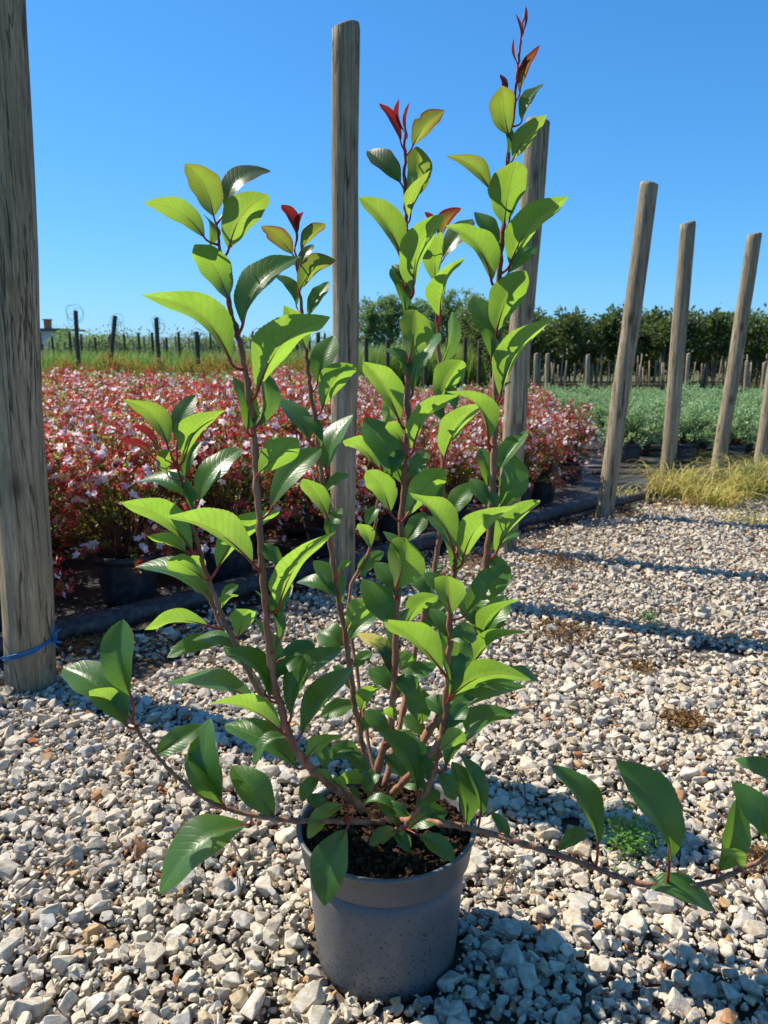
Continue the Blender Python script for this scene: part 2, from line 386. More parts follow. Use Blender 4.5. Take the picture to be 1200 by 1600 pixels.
def jgrid(x0, x1, y0, y1, sp):
    xs, ys = np.meshgrid(np.arange(x0, x1, sp), np.arange(y0, y1, sp)); p = np.stack([xs.ravel(), ys.ravel()], 1)
    return p + rs.uniform(-.5, .5, p.shape) * sp
def keep(p, y0, y1, margin=0.0):
    k = (p[:, 1] < 3.34 + .94 * p[:, 0] + margin + rs.normal(0, .09, len(p))) & (p[:, 1] >= y0) & (p[:, 1] < y1)
    k &= np.abs(p[:, 0]) < .55 * p[:, 1] + .75
    k &= np.hypot(p[:, 0] - .004, p[:, 1] - 1.13) > .125
    # bare earth patches, more of them along the row of poles
    d = (3.34 + .94 * p[:, 0] - p[:, 1])
    nz = np.array([noise.noise(Vector((a * 3.1, b * 3.1, 9))) + .6 * noise.noise(Vector((a * 9, b * 9, 2))) for a, b in p])
    thr = np.where(d < .35, .15, .62); thr = np.where(p[:, 1] < 1.9, .8, thr)
    return p[k & (nz < thr)]
def place(p, zlo, zhi): return np.column_stack([p, [gz(a, b) for a, b in p] + rs.uniform(zlo, zhi, len(p))])
T_NEAR = stone_templates(26, 15, .07); T_FAR = stone_templates(14, 11, 0)
parts = []
a = keep(jgrid(-2.2, 2.2, .55, 2.3, .0168), .55, 2.3); parts.append(scatter(T_NEAR, place(a, -.02, -.005), rs.uniform(.008, .0145, len(a)), rs))
a = keep(jgrid(-2.2, 2.2, .55, 2.3, .030), .55, 2.3); parts.append(scatter(T_NEAR, place(a, -.008, .003), np.exp(rs.normal(np.log(.0130), .36, len(a))).clip(.006, .029), rs, .8))
a = keep(jgrid(-2.2, 2.2, .55, 2.3, .085), .55, 2.3); parts.append(scatter(T_NEAR, place(a, -.004, .004), rs.uniform(.018, .027, len(a)), rs, .5))
a = keep(jgrid(-2.2, 2.2, .55, 2.3, .017), .55, 2.3); parts.append(scatter(T_FAR, place(a, -.012, .006), np.exp(rs.normal(np.log(.0042), .35, len(a))), rs))
V = np.concatenate([p[0] for p in parts]); off = np.cumsum([0] + [len(p[0]) for p in parts[:-1]])
Fc = np.concatenate([p[1] + o for p, o in zip(parts, off)]); A = np.concatenate([p[2] for p in parts])
tag(link('near_gravel', mesh_np('near_gravel', V, Fc, [M_STONE], attrs={'rnd': A})), 'pale angular limestone gravel spread around the pot in the foreground', 'gravel', kind='stuff')
parts = []
a = keep(jgrid(-3, 5.2, 2.3, 7, .021), 2.3, 7); parts.append(scatter(T_FAR, place(a, -.02, -.006), rs.uniform(.009, .016, len(a)), rs))
a = keep(jgrid(-3, 5.2, 2.3, 7, .030), 2.3, 7); parts.append(scatter(T_FAR, place(a, -.006, .004), np.exp(rs.normal(np.log(.0115), .25, len(a))), rs, .8))
a = keep(jgrid(-3, 5.2, 2.3, 7, .15), 2.3, 7); parts.append(scatter(T_FAR, place(a, -.004, .006), rs.uniform(.02, .032, len(a)), rs, .5))
V = np.concatenate([p[0] for p in parts]); off = np.cumsum([0] + [len(p[0]) for p in parts[:-1]])
Fc = np.concatenate([p[1] + o for p, o in zip(parts, off)]); A = np.concatenate([p[2] for p in parts])
tag(link('far_gravel', mesh_np('far_gravel', V, Fc, [M_STONE], attrs={'rnd': A})), 'finer looking pale gravel reaching back to the row of wooden poles', 'gravel', kind='stuff')

# brown litter: bark flakes, dry twigs
def flakes(pts, sz, rs):
    n = len(pts); Rm = rotmats(n, rs, .9); t = np.array([[-1, -.4, 0], [.2, -.55, .15], [1, .1, 0], [0, .5, -.1]])
    v = np.einsum('nij,vj->nvi', Rm * sz[:, None, None], t) + pts[:, None, :]
    f = (np.array([[0, 1, 2], [0, 2, 3]])[None] + (np.arange(n) * 4)[:, None, None]).reshape(-1, 3)
    return v.reshape(-1, 3), f, np.repeat(rs.random(n), 4)
t_ = rs.uniform(-2.2, 3.6, 5200); off_ = rs.normal(-.12, .16, len(t_)); pp = np.column_stack([t_, 3.34 + .94 * t_ + off_])
p2 = np.column_stack([rs.uniform(-1.5, 2.6, 1600), rs.uniform(.7, 4.5, 1600)]); nz_ = np.array([noise.noise(Vector((a * 4, b * 4, 21))) for a, b in p2]); p2 = p2[nz_ > rs.uniform(-.3, .5, len(p2))]; p2 = p2[p2[:, 1] < ROW(p2[:, 0])]
p2 = p2[np.hypot(p2[:, 0], p2[:, 1] - 1.13) > .16]
pp = np.concatenate([pp, p2]); pp = np.column_stack([pp, rs.uniform(-.012, .014, len(pp))])
v, f, a = flakes(pp, rs.uniform(.004, .013, len(pp)), rs)
tag(link('leaf_litter', mesh_np('leaf_litter', v, f, [M_MOSS], attrs={'rnd': a})), 'brown flakes of dry leaf and bark strewn over the gravel edge', 'litter', kind='stuff')

# ------------------------------------------------------------------ the potted shrub
PX, PY = .004, 1.13
shrub = empty('potted_shrub', (0, 0, 0))
tag(shrub, 'large upright evergreen shrub with glossy green leaves and red tips in a grey plastic pot', 'potted shrub')
def lathe(mb, prof, cx, cy, n=64, mi=0):
    mb.grid([[(cx + r * math.cos(2 * math.pi * j / n), cy + r * math.sin(2 * math.pi * j / n), z) for j in range(n)] for r, z in prof], mi, True)
mb = MB(); lathe(mb, [(.0, -.018), (.10, -.018), (.111, -.016), (.1145, -.008), (.116, .002), (.122, .08), (.126, .14), (.1285, .176), (.124, .176), (.117, .08), (.113, .03), (.0, .03)][::-1], PX, PY)
pot = mb.build('pot', M_POT, shrub)
mb = MB(); lathe(mb, [(.1255, .177), (.131, .1745), (.134, .1760), (.1365, .180), (.1425, .222), (.1455, .2245), (.1465, .2275), (.1455, .230), (.143, .2305), (.1395, .229), (.1375, .222), (.1335, .18), (.1255, .178)], PX, PY)
mb.build('rim', M_POT, pot)
rows = []
for i in range(40):
    r = .136 * i / 39
    rows.append([(PX + r * math.cos(t), PY + r * math.sin(t), .209 + .010 * noise.noise(Vector((math.cos(t) * r * 55, math.sin(t) * r * 55, 1))) + .006 * noise.noise(Vector((math.cos(t) * r * 160, math.sin(t) * r * 160, 4))) + .01 * (1 - i / 39)) for t in (2 * math.pi * j / 90 for j in range(90))])
mb = MB(); mb.grid(rows[::-1]); mb.f = [q[::-1] for q in mb.f] if False else mb.f
soil = mb.build('soil', M_SOIL, shrub)
n = 1500; ang = rng.uniform(0, 2 * np.pi, n); rr = .131 * np.sqrt(rng.random(n))
pts = np.column_stack([PX + rr * np.cos(ang), PY + rr * np.sin(ang), .214 + rng.uniform(-.004, .009, n)])
v, f, a = scatter(T_FAR, pts, np.exp(rng.normal(np.log(.0036), .5, n)), rng)
link('bark_mulch', mesh_np('bark_mulch', v, f, [M_CHIP], attrs={'rnd': a}), soil)['kind'] = 'stuff'

# stems: (px, py, Y, radius in mm) from the base to the tip
STEMS = {
 'A': ([(566,1265,1.12,12),(548,1248,1.10,11),(500,1213,1.08,10.5),(462,1170,1.06,9.5),(438,1105,1.05,8.5),(424,1040,1.04,8),(415,950,1.03,7.5),(407,850,1.02,7),(400,740,1.02,6.8),(392,640,1.02,6.5),(377,550,1.02,6),(360,480,1.02,5),(348,410,1.02,3.5),(338,350,1.02,2)], .86),
 'B': ([(555,1240,1.16,8),(500,1215,1.17,8),(455,1165,1.16,7.5),(412,1095,1.16,7),(372,1015,1.17,6.5),(340,945,1.18,6),(318,880,1.18,5.5),(302,825,1.18,5),(290,775,1.18,4),(277,730,1.18,2.5)], .80),
 'N': ([(445,1150,1.17,5),(400,1060,1.22,5),(358,1005,1.25,5),(335,955,1.27,4.5),(318,915,1.28,3),(305,870,1.28,2)], .8),
 'L': ([(600,1285,1.10,7.5),(520,1283,1.06,6.5),(430,1280,1.03,6),(350,1262,1.02,5),(290,1225,1.02,4.5),(240,1175,1.03,4),(206,1128,1.04,3)], .88),
 'C': ([(585,1235,1.15,9),(572,1190,1.18,8.5),(556,1110,1.20,8),(545,1030,1.21,7.5),(530,940,1.22,7),(516,850,1.22,6.5),(505,760,1.22,6),(494,670,1.23,5.6),(483,590,1.23,5),(476,520,1.23,4.6),(467,450,1.23,3.6),(461,385,1.23,2.2)], .88),
 'D': ([(580,1245,1.13,12),(590,1200,1.13,10.5),(608,1140,1.13,9),(616,1060,1.12,8.5),(620,960,1.12,8),(625,860,1.12,7.5),(631,760,1.12,7),(636,660,1.12,6.6),(638,560,1.12,6.2),(636,460,1.12,5.6),(635,370,1.12,4.6),(633,290,1.12,3.8),(632,210,1.12,2.8)], .74),
 'M': ([(590,1240,1.22,5),(560,1060,1.31,5),(545,935,1.36,5),(578,855,1.38,4.5),(592,770,1.38,3.5),(597,710,1.38,2.5)], .8),
 'E': ([(600,1230,1.18,9),(628,1120,1.24,9),(648,1020,1.29,8.5),(668,940,1.31,8),(688,830,1.33,7),(692,720,1.34,6.5),(690,620,1.34,6),(684,520,1.34,5),(681,440,1.34,4),(688,375,1.34,2.5)], .72),
 'G': ([(598,1262,1.13,11),(622,1228,1.15,11),(660,1160,1.18,10.5),(700,1095,1.20,10),(732,1025,1.22,9.5),(752,930,1.22,9),(765,830,1.22,8.6),(771,730,1.22,8.2),(774,640,1.22,7.8),(776,540,1.22,7.2),(780,440,1.22,6.6),(787,340,1.22,5.6),(795,240,1.22,4.2),(805,150,1.22,3.2),(812,80,1.22,2.8),(819,22,1.22,1.8)], .70),
 'H': ([(612,1240,1.11,8),(650,1200,1.06,8),(690,1150,1.04,7.5),(699,1060,1.03,7),(704,970,1.02,6.5),(709,900,1.02,5.5),(714,862,1.02,3.5)], .80),
 'K': ([(606,1302,1.08,7),(630,1292,1.05,6.5),(655,1258,1.03,6),(675,1215,1.02,5),(687,1172,1.02,3.2)], .78),
 'S': ([(615,1280,1.10,9),(680,1285,1.05,8),(745,1297,1.03,7),(840,1325,1.00,6.5),(930,1356,.98,6),(1000,1380,.97,6),(1095,1382,.96,5.5),(1160,1358,.96,5),(1215,1330,.96,4.5),(1265,1290,.96,3.5)], .93),
}
# leaves: base px, tip px, width px, U underside or T upper side towards us, young 0..1
LV = {
 'A': "500,1213 470,1250 26 T;520,1228 490,1205 20 U;407,850 440,880 26 T;430,1060 470,1020 34 T;334,338 289,255 46 U .35;320,372 226,317 34 U .1;351,328 423,267 30 T .35;357,390 419,304 52 U .15;326,388 318,335 16 T;356,468 304,382 46 U;379,508 466,401 42 T;362,568 221,461 44 U;402,612 516,495 56 U;386,672 364,588 32 T;400,668 402,572 30 T;404,740 463,684 50 U;424,795 502,701 40 T;394,880 258,806 46 U;436,946 524,830 34 U;414,1082 396,962 30 T;394,1090 261,1066 34 T;437,1142 326,1100 30 U;463,1200 351,1132 50 T;421,1092 346,1015 36 T;455,1118 537,1012 44 T;470,1148 553,1041 44 T;432,968 458,908 30 T;437,1030 493,1008 26 T;432,1010 398,922 20 T;478,1186 537,1149 26 U;452,1150 395,1196 22 T",
 'B': "262,697 191,624 34 U .2;277,690 308,616 28 T .2;288,716 349,641 36 U .1;240,716 189,689 16 U .9;247,702 208,664 16 U .9;262,742 256,702 24 U .2;290,744 314,690 22 T;300,780 218,752 34 T;310,785 377,702 38 T;300,860 191,785 42 U;290,862 231,838 20 U;335,940 211,886 42 T;340,888 437,798 40 U;313,900 262,876 34 U;300,800 262,735 22 T;380,1020 300,1000 26 T",
 'N': "325,978 226,984 24 U;348,1006 261,1027 30 T;372,995 388,952 40 U;346,932 373,914 16 T;318,905 300,868 22 U;395,1050 350,1010 24 T;340,960 372,930 14 U",
 'L': "205,1088 192,968 54 T;198,1134 99,1044 66 T;203,1122 139,1080 38 U;244,1180 320,1132 40 T;350,1258 328,1122 58 T;428,1276 362,1196 56 T;388,1288 248,1398 72 T;346,1252 296,1176 40 T;541,1296 507,1416 64 T 0 .98",
 'C': "575,1205 540,1175 26 T;562,1140 600,1110 26 T;580,1225 530,1215 24 U;556,1100 500,1120 30 T;545,1000 590,960 28 T;560,1170 510,1185 28 T;463,368 440,320 22 U 1;465,366 474,331 12 U 1;457,397 408,353 28 U .6;470,392 508,350 20 U .5;470,412 490,382 14 T .3;468,455 524,406 30 U .4;482,494 514,440 22 T;463,478 431,430 18 T;478,546 444,477 34 U;496,598 522,524 38 T;503,640 554,570 42 U;484,690 417,617 30 T;510,735 552,648 34 T;512,808 474,748 32 U;514,842 534,794 24 T;527,932 463,910 26 T;531,950 490,876 34 T;530,895 549,876 12 U;540,985 577,940 36 U;538,1008 498,988 44 T;563,1113 600,1073 26 U;552,1042 583,1018 22 T;563,1212 553,1167 22 T;506,1202 500,1158 26 T;500,700 474,650 18 T;550,1080 520,1040 20 T;470,440 440,400 14 T .3;508,770 545,740 18 T",
 'D': "600,1180 640,1215 30 T;598,1200 570,1240 26 T;608,1145 570,1110 30 T;604,1160 650,1150 26 U;618,1080 575,1045 34 T;616,1060 655,1085 36 T;622,930 585,880 34 T;610,1140 640,1180 30 T;634,700 600,740 26 T;626,222 592,161 17 U 1;632,205 624,154 10 U 1;636,210 640,160 7 U 1;645,228 695,172 28 U .55;626,286 574,235 32 T .3;637,316 652,229 38 U .3;641,340 670,268 18 U .2;626,405 561,308 38 U .1;646,455 692,334 40 U;633,488 610,420 24 T;629,442 613,414 14 T;639,563 648,484 52 U .1;624,660 568,565 42 U;645,614 687,520 36 T;645,705 719,617 28 U;628,755 571,653 52 T;628,690 606,660 22 U;610,800 572,735 42 U;634,808 694,733 46 U;642,746 666,706 28 T;618,920 634,840 66 U;613,980 567,905 48 T;612,1056 557,990 30 Y;633,848 664,800 30 T;692,1050 598,968 44 U;620,1090 684,1037 32 T;652,1238 584,1134 42 T;660,1130 638,1070 42 T;620,1126 600,1108 18 U;622,1050 645,1022 22 U;613,1150 575,1120 20 T;612,1010 640,950 24 T;628,880 598,830 22 T;640,590 600,545 18 T;634,520 662,470 18 T",
 'M': "595,735 562,665 24 T;600,662 607,624 26 U;588,730 536,689 26 U;578,856 560,818 24 U;592,790 573,822 20 T;560,900 600,862 26 T;600,700 566,640 10 U 1",
 'E': "645,1030 605,1040 28 T;660,980 700,940 32 T;668,940 690,880 28 T;687,375 720,325 26 U .8;680,352 664,331 12 U 1;656,374 621,364 18 U .9;693,404 738,342 30 T .2;681,443 688,362 30 U .1;688,495 727,402 26 U;690,568 708,487 22 T;684,632 722,563 46 U;695,715 762,628 32 U;683,540 655,500 18 T;690,660 666,620 22 T;702,812 745,755 34 T;635,975 684,930 32 U;690,780 660,745 24 T;690,700 722,668 22 T;655,1000 690,965 26 T;672,930 636,900 24 T;692,600 712,640 18 T",
 'G': "640,1200 690,1170 32 T;625,1225 670,1230 26 T;680,1130 720,1150 30 T;700,1100 745,1085 30 T;745,980 720,930 30 T;668,1150 630,1120 26 T;735,1020 690,990 26 T;762,870 800,905 26 T;812,146 844,70 18 U .8;786,150 781,116 12 T 1;814,60 806,22 5 U 1;818,50 822,10 5 U 1;808,98 803,60 5 U 1;806,130 830,92 9 U 1;795,212 785,134 38 U .35;815,190 848,131 20 T .2;792,243 774,192 14 T;801,250 854,179 28 U .15;768,300 698,243 26 U .35;788,353 806,251 54 U .1;796,345 832,290 16 T;777,388 742,331 26 T;796,415 888,307 42 U;768,440 696,352 36 U;793,428 838,386 28 T;776,518 822,423 50 U;768,560 738,465 42 T;782,620 864,496 38 U;763,690 698,612 24 U;781,792 800,708 46 T;762,760 752,700 28 T;778,735 825,672 30 T;760,790 734,748 26 T;775,865 842,781 30 U;752,1002 790,930 46 T;751,1000 814,936 26 U;735,1045 822,988 26 U;706,1088 830,1062 42 U;778,1062 843,1064 26 T;715,1112 822,1072 34 T;696,1200 810,1112 48 T;766,860 812,830 24 T;772,640 800,596 14 T;775,800 756,760 20 T;700,1140 730,1100 30 T",
 'H': "700,1120 665,1090 34 T;705,1000 745,990 36 T;708,858 639,770 38 U;705,905 667,806 36 T;712,850 689,794 34 T;722,880 808,790 40 U;728,960 797,885 48 T;702,962 700,900 52 U;698,1062 722,978 40 T;702,1090 688,980 38 T;660,1200 640,1152 36 T;700,1010 672,950 26 T;690,930 662,895 24 T;706,1130 742,1090 22 T",
 'K': "640,1275 600,1255 24 T;650,1262 688,1238 26 T;615,1295 640,1330 26 T;672,1225 660,1180 22 T;687,1174 722,1142 34 U;620,1292 583,1238 28 T;620,1296 576,1320 28 U .2;638,1296 700,1268 40 T;655,1305 711,1346 34 T 0 1.02;684,1205 712,1250 30 T;618,1268 566,1256 16 T;665,1240 640,1208 14 T",
 'S': "934,1322 860,1195 44 T;872,1330 919,1300 28 T;1046,1348 962,1187 66 T;1005,1383 1118,1424 44 T;1122,1362 1150,1248 46 T;1160,1360 1108,1326 20 U;1200,1312 1143,1222 50 T;1235,1240 1147,1186 34 T;795,1306 766,1268 22 T;726,1290 706,1190 42 T;750,1278 717,1177 28 T;515,1265 479,1246 24 T;538,1258 481,1310 30 U .1;540,1240 517,1217 18 U;560,1256 548,1226 16 T",
}
STEMPTS = {}
SU = .97
for key, (cp, red) in STEMS.items():
    cps = catmull([np.array([p[0], p[1], p[2], p[3]]) for p in cp], 9)
    pts = [P(c[0], c[1], c[2]) for c in cps]; rad = [c[3] * .001 * .63 for c in cps]
    n = len(pts); rnd = random.Random(ord(key))
    for i in range(2, n - 1):
        jit = Vector((rnd.uniform(-1, 1), rnd.uniform(-1, 1), 0)) * .0014; pts[i] += jit
        if i % 5 == 0: rad[i] *= 1.22
    STEMPTS[key] = [(c[0], c[1], p, r) for c, p, r in zip(cps, pts, rad)]
    mb = MB(); mb.tube(pts, rad, 10, att=red)
    STEMS[key] = mb.build('stem', M_BARK, shrub)

def make_leaf(key, b, t, wpx, mode, young, rnd, Yo=None):
    if young >= .8: wpx *= .8
    def near(k_): return min((math.hypot(q[0] - b[0], q[1] - b[1] - 13), k_) for q in STEMPTS[k_])
    own = near(key)[0]; alt = min(near(k_) for k_ in STEMPTS if k_ != key)
    if own > 26 and alt[0] < own * .5: key = alt[1]
    sp = STEMPTS[key]
    # attachment: nearest stem point a little below the blade base
    bi = min(range(len(sp)), key=lambda i: (sp[i][0] - b[0]) ** 2 + (sp[i][1] - (b[1] + 13)) ** 2)
    A0 = sp[bi][2]; ar = sp[bi][3]; Y0 = A0.y
    under = mode == 'U'
    Limg = math.hypot(t[0] - b[0], t[1] - b[1]); upf = (b[1] - t[1]) / max(Limg, 1)
    dd = Limg / F * Y0
    dep = (-.45 if under else (.35 if upf > -.1 else -.35)) * dd * rnd.uniform(.7, 1.25)
    Yb = Y0 + (-.012 if under else .006)
    if mode in 'TY' and upf > 0: Yb = Y0 + rnd.choice((.006, .010, -.010))
    if Yo: Yb = Yo
    B = P(b[0], b[1], Yb); T = P(t[0], t[1], Yb + dep)
    a = T - B; L = a.length; a.normalize()
    c = (Vector((0, 0, CH)) - (B + T) / 2).normalized()
    n0 = (c - a * c.dot(a)).normalized()
    upv = Vector((0, 0, 1)); p = a.cross(n0).normalized()
    if p.z < 0: p = -p
    if abs(p.z) < .25: p = p if rnd.random() < .5 else -p
    mag = wpx / F * Yb
    W = max(rnd.uniform(.45, .56) * L, mag * 1.15) if young < .7 else mag * 1.35
    fold = R(rnd.uniform(20, 42)) if young < .7 else R(38); cth = min(.985, mag * 1.0 / (W * math.cos(fold * .7))); th = math.acos(cth)
    nrm = ((-n0 if under else n0) * math.cos(th) + p * math.sin(th)).normalized()
    s = a.cross(nrm).normalized()
    NU, NV = (44, 8) if L > .04 else (20, 6)
    k = rnd.uniform(.08, .23); kb = rnd.uniform(-.05, .05); tw = rnd.uniform(-.35, .35)
    wave = rnd.uniform(.02, .09); wph = rnd.uniform(0, 6); wf = rnd.uniform(2.2, 4)
    ex0, ex1 = rnd.uniform(.85, 1.05), rnd.uniform(.76, 1.04); tm = ex0 / (ex0 + ex1); fm = tm ** ex0 * (1 - tm) ** ex1
    V, UV, YG = [], [], []
    bite = rnd.uniform(.12, .3) if rnd.random() < .08 and L < .13 else 0; bq = rnd.uniform(.35, .8)
    def mid(q): return B + a * (L * q) + nrm * (k * L * math.sin(math.pi * q ** .9)) + s * (kb * L * math.sin(math.pi * q))
    for i in range(NU + 1):
        q = i / NU; m0 = mid(q); tg = (mid(min(1, q + .02)) - mid(max(0, q - .02))).normalized()
        nn = (nrm - tg * nrm.dot(tg)).normalized(); ss = tg.cross(nn).normalized()
        ang = tw * (q - .4); ss, nn = ss * math.cos(ang) + nn * math.sin(ang), nn * math.cos(ang) - ss * math.sin(ang)
        hw = W / 2 * (q ** ex0) * ((1 - q) ** ex1) / fm if 0 < q < 1 else .0003
        if i % 2 and L > .04: hw *= .974
        bl = br = 1.0
        if bite and abs(q - bq) < .06: bl = 1 - bite * math.cos((q - bq) / .06 * math.pi / 2)
        hw *= 1 + .05 * math.sin(q * wf * 5 + wph)
        fo = fold * (1 - .45 * q)
        for j in range(NV + 1):
            vv = j / NV * 2 - 1; av = abs(vv)
            hwk = hw; hw = hwk * (bl if vv > 0 else 1)
            off = ss * (vv * hw * math.cos(fo)) + nn * (hw * (math.sin(fo) * av - .10 * av * av) + wave * hw * av * av * math.sin(wf * math.pi * q + wph + (1.3 if vv > 0 else 0)))
            hw = hwk; V.append(m0 + off); UV.append((q, j / NV)); YG.append(young)
    Fq = []; k1 = NV + 1
    for i in range(NU):
        for j in range(NV): Fq.append((i * k1 + j, i * k1 + j + 1, (i + 1) * k1 + j + 1, (i + 1) * k1 + j))
    nb = len(Fq)
    # stalk from the stem to the blade and a little along its keel
    tg = (mid(.04) - B).normalized(); dist = (B - A0).length
    pts = []
    for q in (0, .25, .5, .75, 1):
        m1 = A0.lerp(B - tg * dist * .0, q); h = B - tg * dist * .35
        pts.append(A0 * (1 - q) ** 2 + h * (2 * q * (1 - q)) + B * q * q)
    for q in (.06, .14, .24, .36): pts.append(mid(q) - nrm * .0006)
    pr = min(.0020, max(.0010, L * .018)); rad = [pr * 1.5, pr * 1.05, pr, pr, pr, pr * .8, pr * .6, pr * .4, pr * .12]
    mbt = MB(); mbt.tube(pts, rad, 6)
    base = len(V)
    V += [Vector(x) for x in mbt.v]; UV += [(0, 0)] * len(mbt.v); YG += [0] * len(mbt.v)
    Fq += [tuple(base + i for i in q) for q in mbt.f if len(q) == 4]
    mats = [M_YELLOW if mode == 'Y' else M_LEAF, M_PET]
    org = A0.copy()
    me = mesh_np('leaf', [tuple(x - org) for x in V], Fq, mats, [0] * nb + [1] * (len(Fq) - nb), UV, {'young': YG}, True)
    o = link('leaf', me, STEMS[key]); o.location = org
    if mode == 'Y': o['label'] = 'dark green leaf with a yellow tip'
    elif young >= .8: o['label'] = 'small young red leaf'
    return o
rnd = random.Random(5); nleaf = 0
for key, txt in LV.items():
    for e in txt.split(';'):
        q = e.split(); b = tuple(map(float, q[0].split(','))); t = tuple(map(float, q[1].split(',')))
        make_leaf(key, b, t, float(q[2]), q[3], float(q[4]) if len(q) > 4 else 0, rnd, float(q[5]) if len(q) > 5 else None); nleaf += 1
print('leaves', nleaf)

# ------------------------------------------------------------------ wooden poles of the near row
def pole(name, base, top, r0, r1, mat, seed, n=28, rings=46, chamfer=True):
    base = Vector(base); top = Vector(top); ax = top - base; H = ax.length
    rows = []
    for i in range(rings + 1):
        q = i / rings; r = r0 + (r1 - r0) * q
        c = ax * q + Vector((noise.noise(Vector((q * 3, seed, 0))), noise.noise(Vector((q * 3, seed, 7))), 0)) * .012 * math.sin(math.pi * q)
        row = []
        for j in range(n):
            a = 2 * math.pi * j / n
            rr = r * (1 + .045 * noise.noise(Vector((math.cos(a) * 1.2, math.sin(a) * 1.2, q * 4 + seed))) + .02 * noise.noise(Vector((math.cos(a) * 5, math.sin(a) * 5, q * 9 + seed))))
            row.append(c + Vector((math.cos(a) * rr, math.sin(a) * rr, 0)))
        rows.append(row)
    c = ax * 1.0
    tl = .012 * math.sin(seed)
    for fr, dz in ((.93, .010), (.8, .014), (.4, .015), (.02, .015)):
        rows.append([c + (rows[rings][j] - c) * fr + Vector((0, 0, dz + tl * math.cos(2 * math.pi * j / n))) for j in range(n)])
    mb = MB(); mb.grid([r[::-1] for r in rows]); return mb.build(name, mat, loc=base)
def gp(px, py, Y=None, z=0):
    ang = PITCH + math.atan((py - 800) / F); Yd = (CH - z) / math.tan(ang) if Y is None else Y
    return P(px, py, Yd)
def sink(b, t, d=.15):
    u = (b - t).normalized(); return b + u * d
POLES = [
 ((50, 1068), (-9, -60), .071, .069, 'thick weathered wooden pole at the left edge with blue twine around its foot'),
 ((535, 912), (541, 46), .0535, .0525, 'tall wooden pole standing directly behind the middle of the potted shrub'),
 ((789, 858), (840, 192), .056, .054, 'leaning wooden pole just behind the tallest right stem of the potted shrub'),
 ((944, 804), (1014, 290), .052, .050, 'leaning wooden pole standing alone at the right end of the pink abelia bushes'),
 ((1040, 764), (1075, 351), .052, .050, 'wooden pole with a dry yellow grass tuft at its foot, second beyond the abelias'),
 ((1119, 748), (1179, 368), .052, .050, 'wooden pole leaning right, third beyond the abelia bushes'),
 ((1186, 737), (1238, 385), .052, .050, 'wooden pole cut off by the right edge of the picture'),
]
poleobj = []
for i, (b, t, r0, r1, lab) in enumerate(POLES):
    B = gp(*b); T = P(t[0], t[1], B.y)
    o = pole('wooden_pole', sink(B, T, .12), T, r0, r1, M_WOOD, i * 1.7 + .4)
    tag(o, lab, 'wooden pole', 'row of weathered wooden poles'); poleobj.append((B, T))
# blue twine tied round the left pole
B, T = poleobj[0]; u = (T - B).normalized(); mb = MB()
for k, (h, tilt) in enumerate(((.118, .03), (.124, .034), (.113, .026))):
    c = B + u * h; pts = []
    for j in range(41):
        a = 2 * math.pi * j / 40; pts.append(c + Vector((math.cos(a) * .0755, math.sin(a) * .0755, .026 * math.cos(a) + .002 * math.sin(3 * a + k))))
    mb.tube(pts, .0022, 6, cap=False)
kc = B + u * .15 + Vector((.074, -.012, 0))
for dx, dz in ((.03, .03), (.012, .045), (.03, -.012), (.018, -.03)):
    mb.tube([kc, kc + Vector((dx * .6, -.01, dz * .8)), kc + Vector((dx, -.004, dz))], [.0045, .003, .001], 5)
mt = simple('blue_twine', (.02, .16, .38), .5, .4, .3, 200)
tag(mb.build('twine', mt), 'bright blue plastic twine knotted around the foot of the thick left pole', 'twine')

# irrigation pipes along the row
def pipe(x0, x1, off, r, lab, seed, n=40):
    pts = [];
    for i in range(n + 1):
        x = x0 + (x1 - x0) * i / n; pts.append(Vector((x, ROW(x) + off + .03 * noise.noise(Vector((x * 1.5, seed, 0))), r * .7 + .006 * noise.noise(Vector((x * 2, seed, 4))))))
    mb = MB(); mb.tube(pts, r, 14)
    for i in (8, 9, 24, 25): # joint collars
        pass
    c = pts[n // 4]; d = (pts[n // 4 + 1] - c).normalized(); mb.tube([c - d * .05, c - d * .049, c + d * .05, c + d * .051], [r, r * 1.18, r * 1.18, r], 14)
    c = pts[n * 3 // 5]; d = (pts[n * 3 // 5 + 1] - c).normalized(); mb.tube([c - d * .05, c - d * .049, c + d * .05, c + d * .051], [r, r * 1.18, r * 1.18, r], 14)
    return tag(mb.build('irrigation_pipe', M_PIPE), lab, 'pipe', 'black irrigation pipes')
pipe(-2.6, 1.5, .25, .042, 'thick black irrigation pipe lying behind the poles, in front of the abelia pots', 1)
pipe(1.42, 4.2, .16, .026, 'thinner black pipe running behind the right poles beside the yellow grass', 5)
for i, yy in enumerate((6.25, 6.6, 7.75)):
    mb = MB(); mb.tube([Vector((1.7 + k * .4, yy + .04 * noise.noise(Vector((k * .7, i, 2))), .0)) for k in range(20)], .016, 8)
    tag(mb.build('drip_hose', M_PIPE), ['black hose on the fabric nearest the right poles, before the grey green bushes', 'black hose on the fabric right in front of the first grey green pots', 'black hose lying between the rows of grey green bushes'][i], 'hose', 'black hoses')
mred = simple('red_tubing', (.5, .03, .03), .4)
for i, (px, py) in enumerate(((1010, 708), (1078, 738), (1018, 745), (927, 748))):
    p0 = gp(px, py); mb = MB(); mb.tube([p0 + Vector((-.07, 0, .012)), p0 + Vector((-.02, .03, .03)), p0 + Vector((.06, -.01, .01))], .0045, 6)
    tag(mb.build('drip_tube', mred), ['short red drip tube beside a grey pot of the first row', 'short red drip tube right of the second pole from the right abelias', 'short red drip tube behind the pole with the grass tuft', 'short red drip tube by the last abelia bush'][i], 'tube', 'red drip tubes')

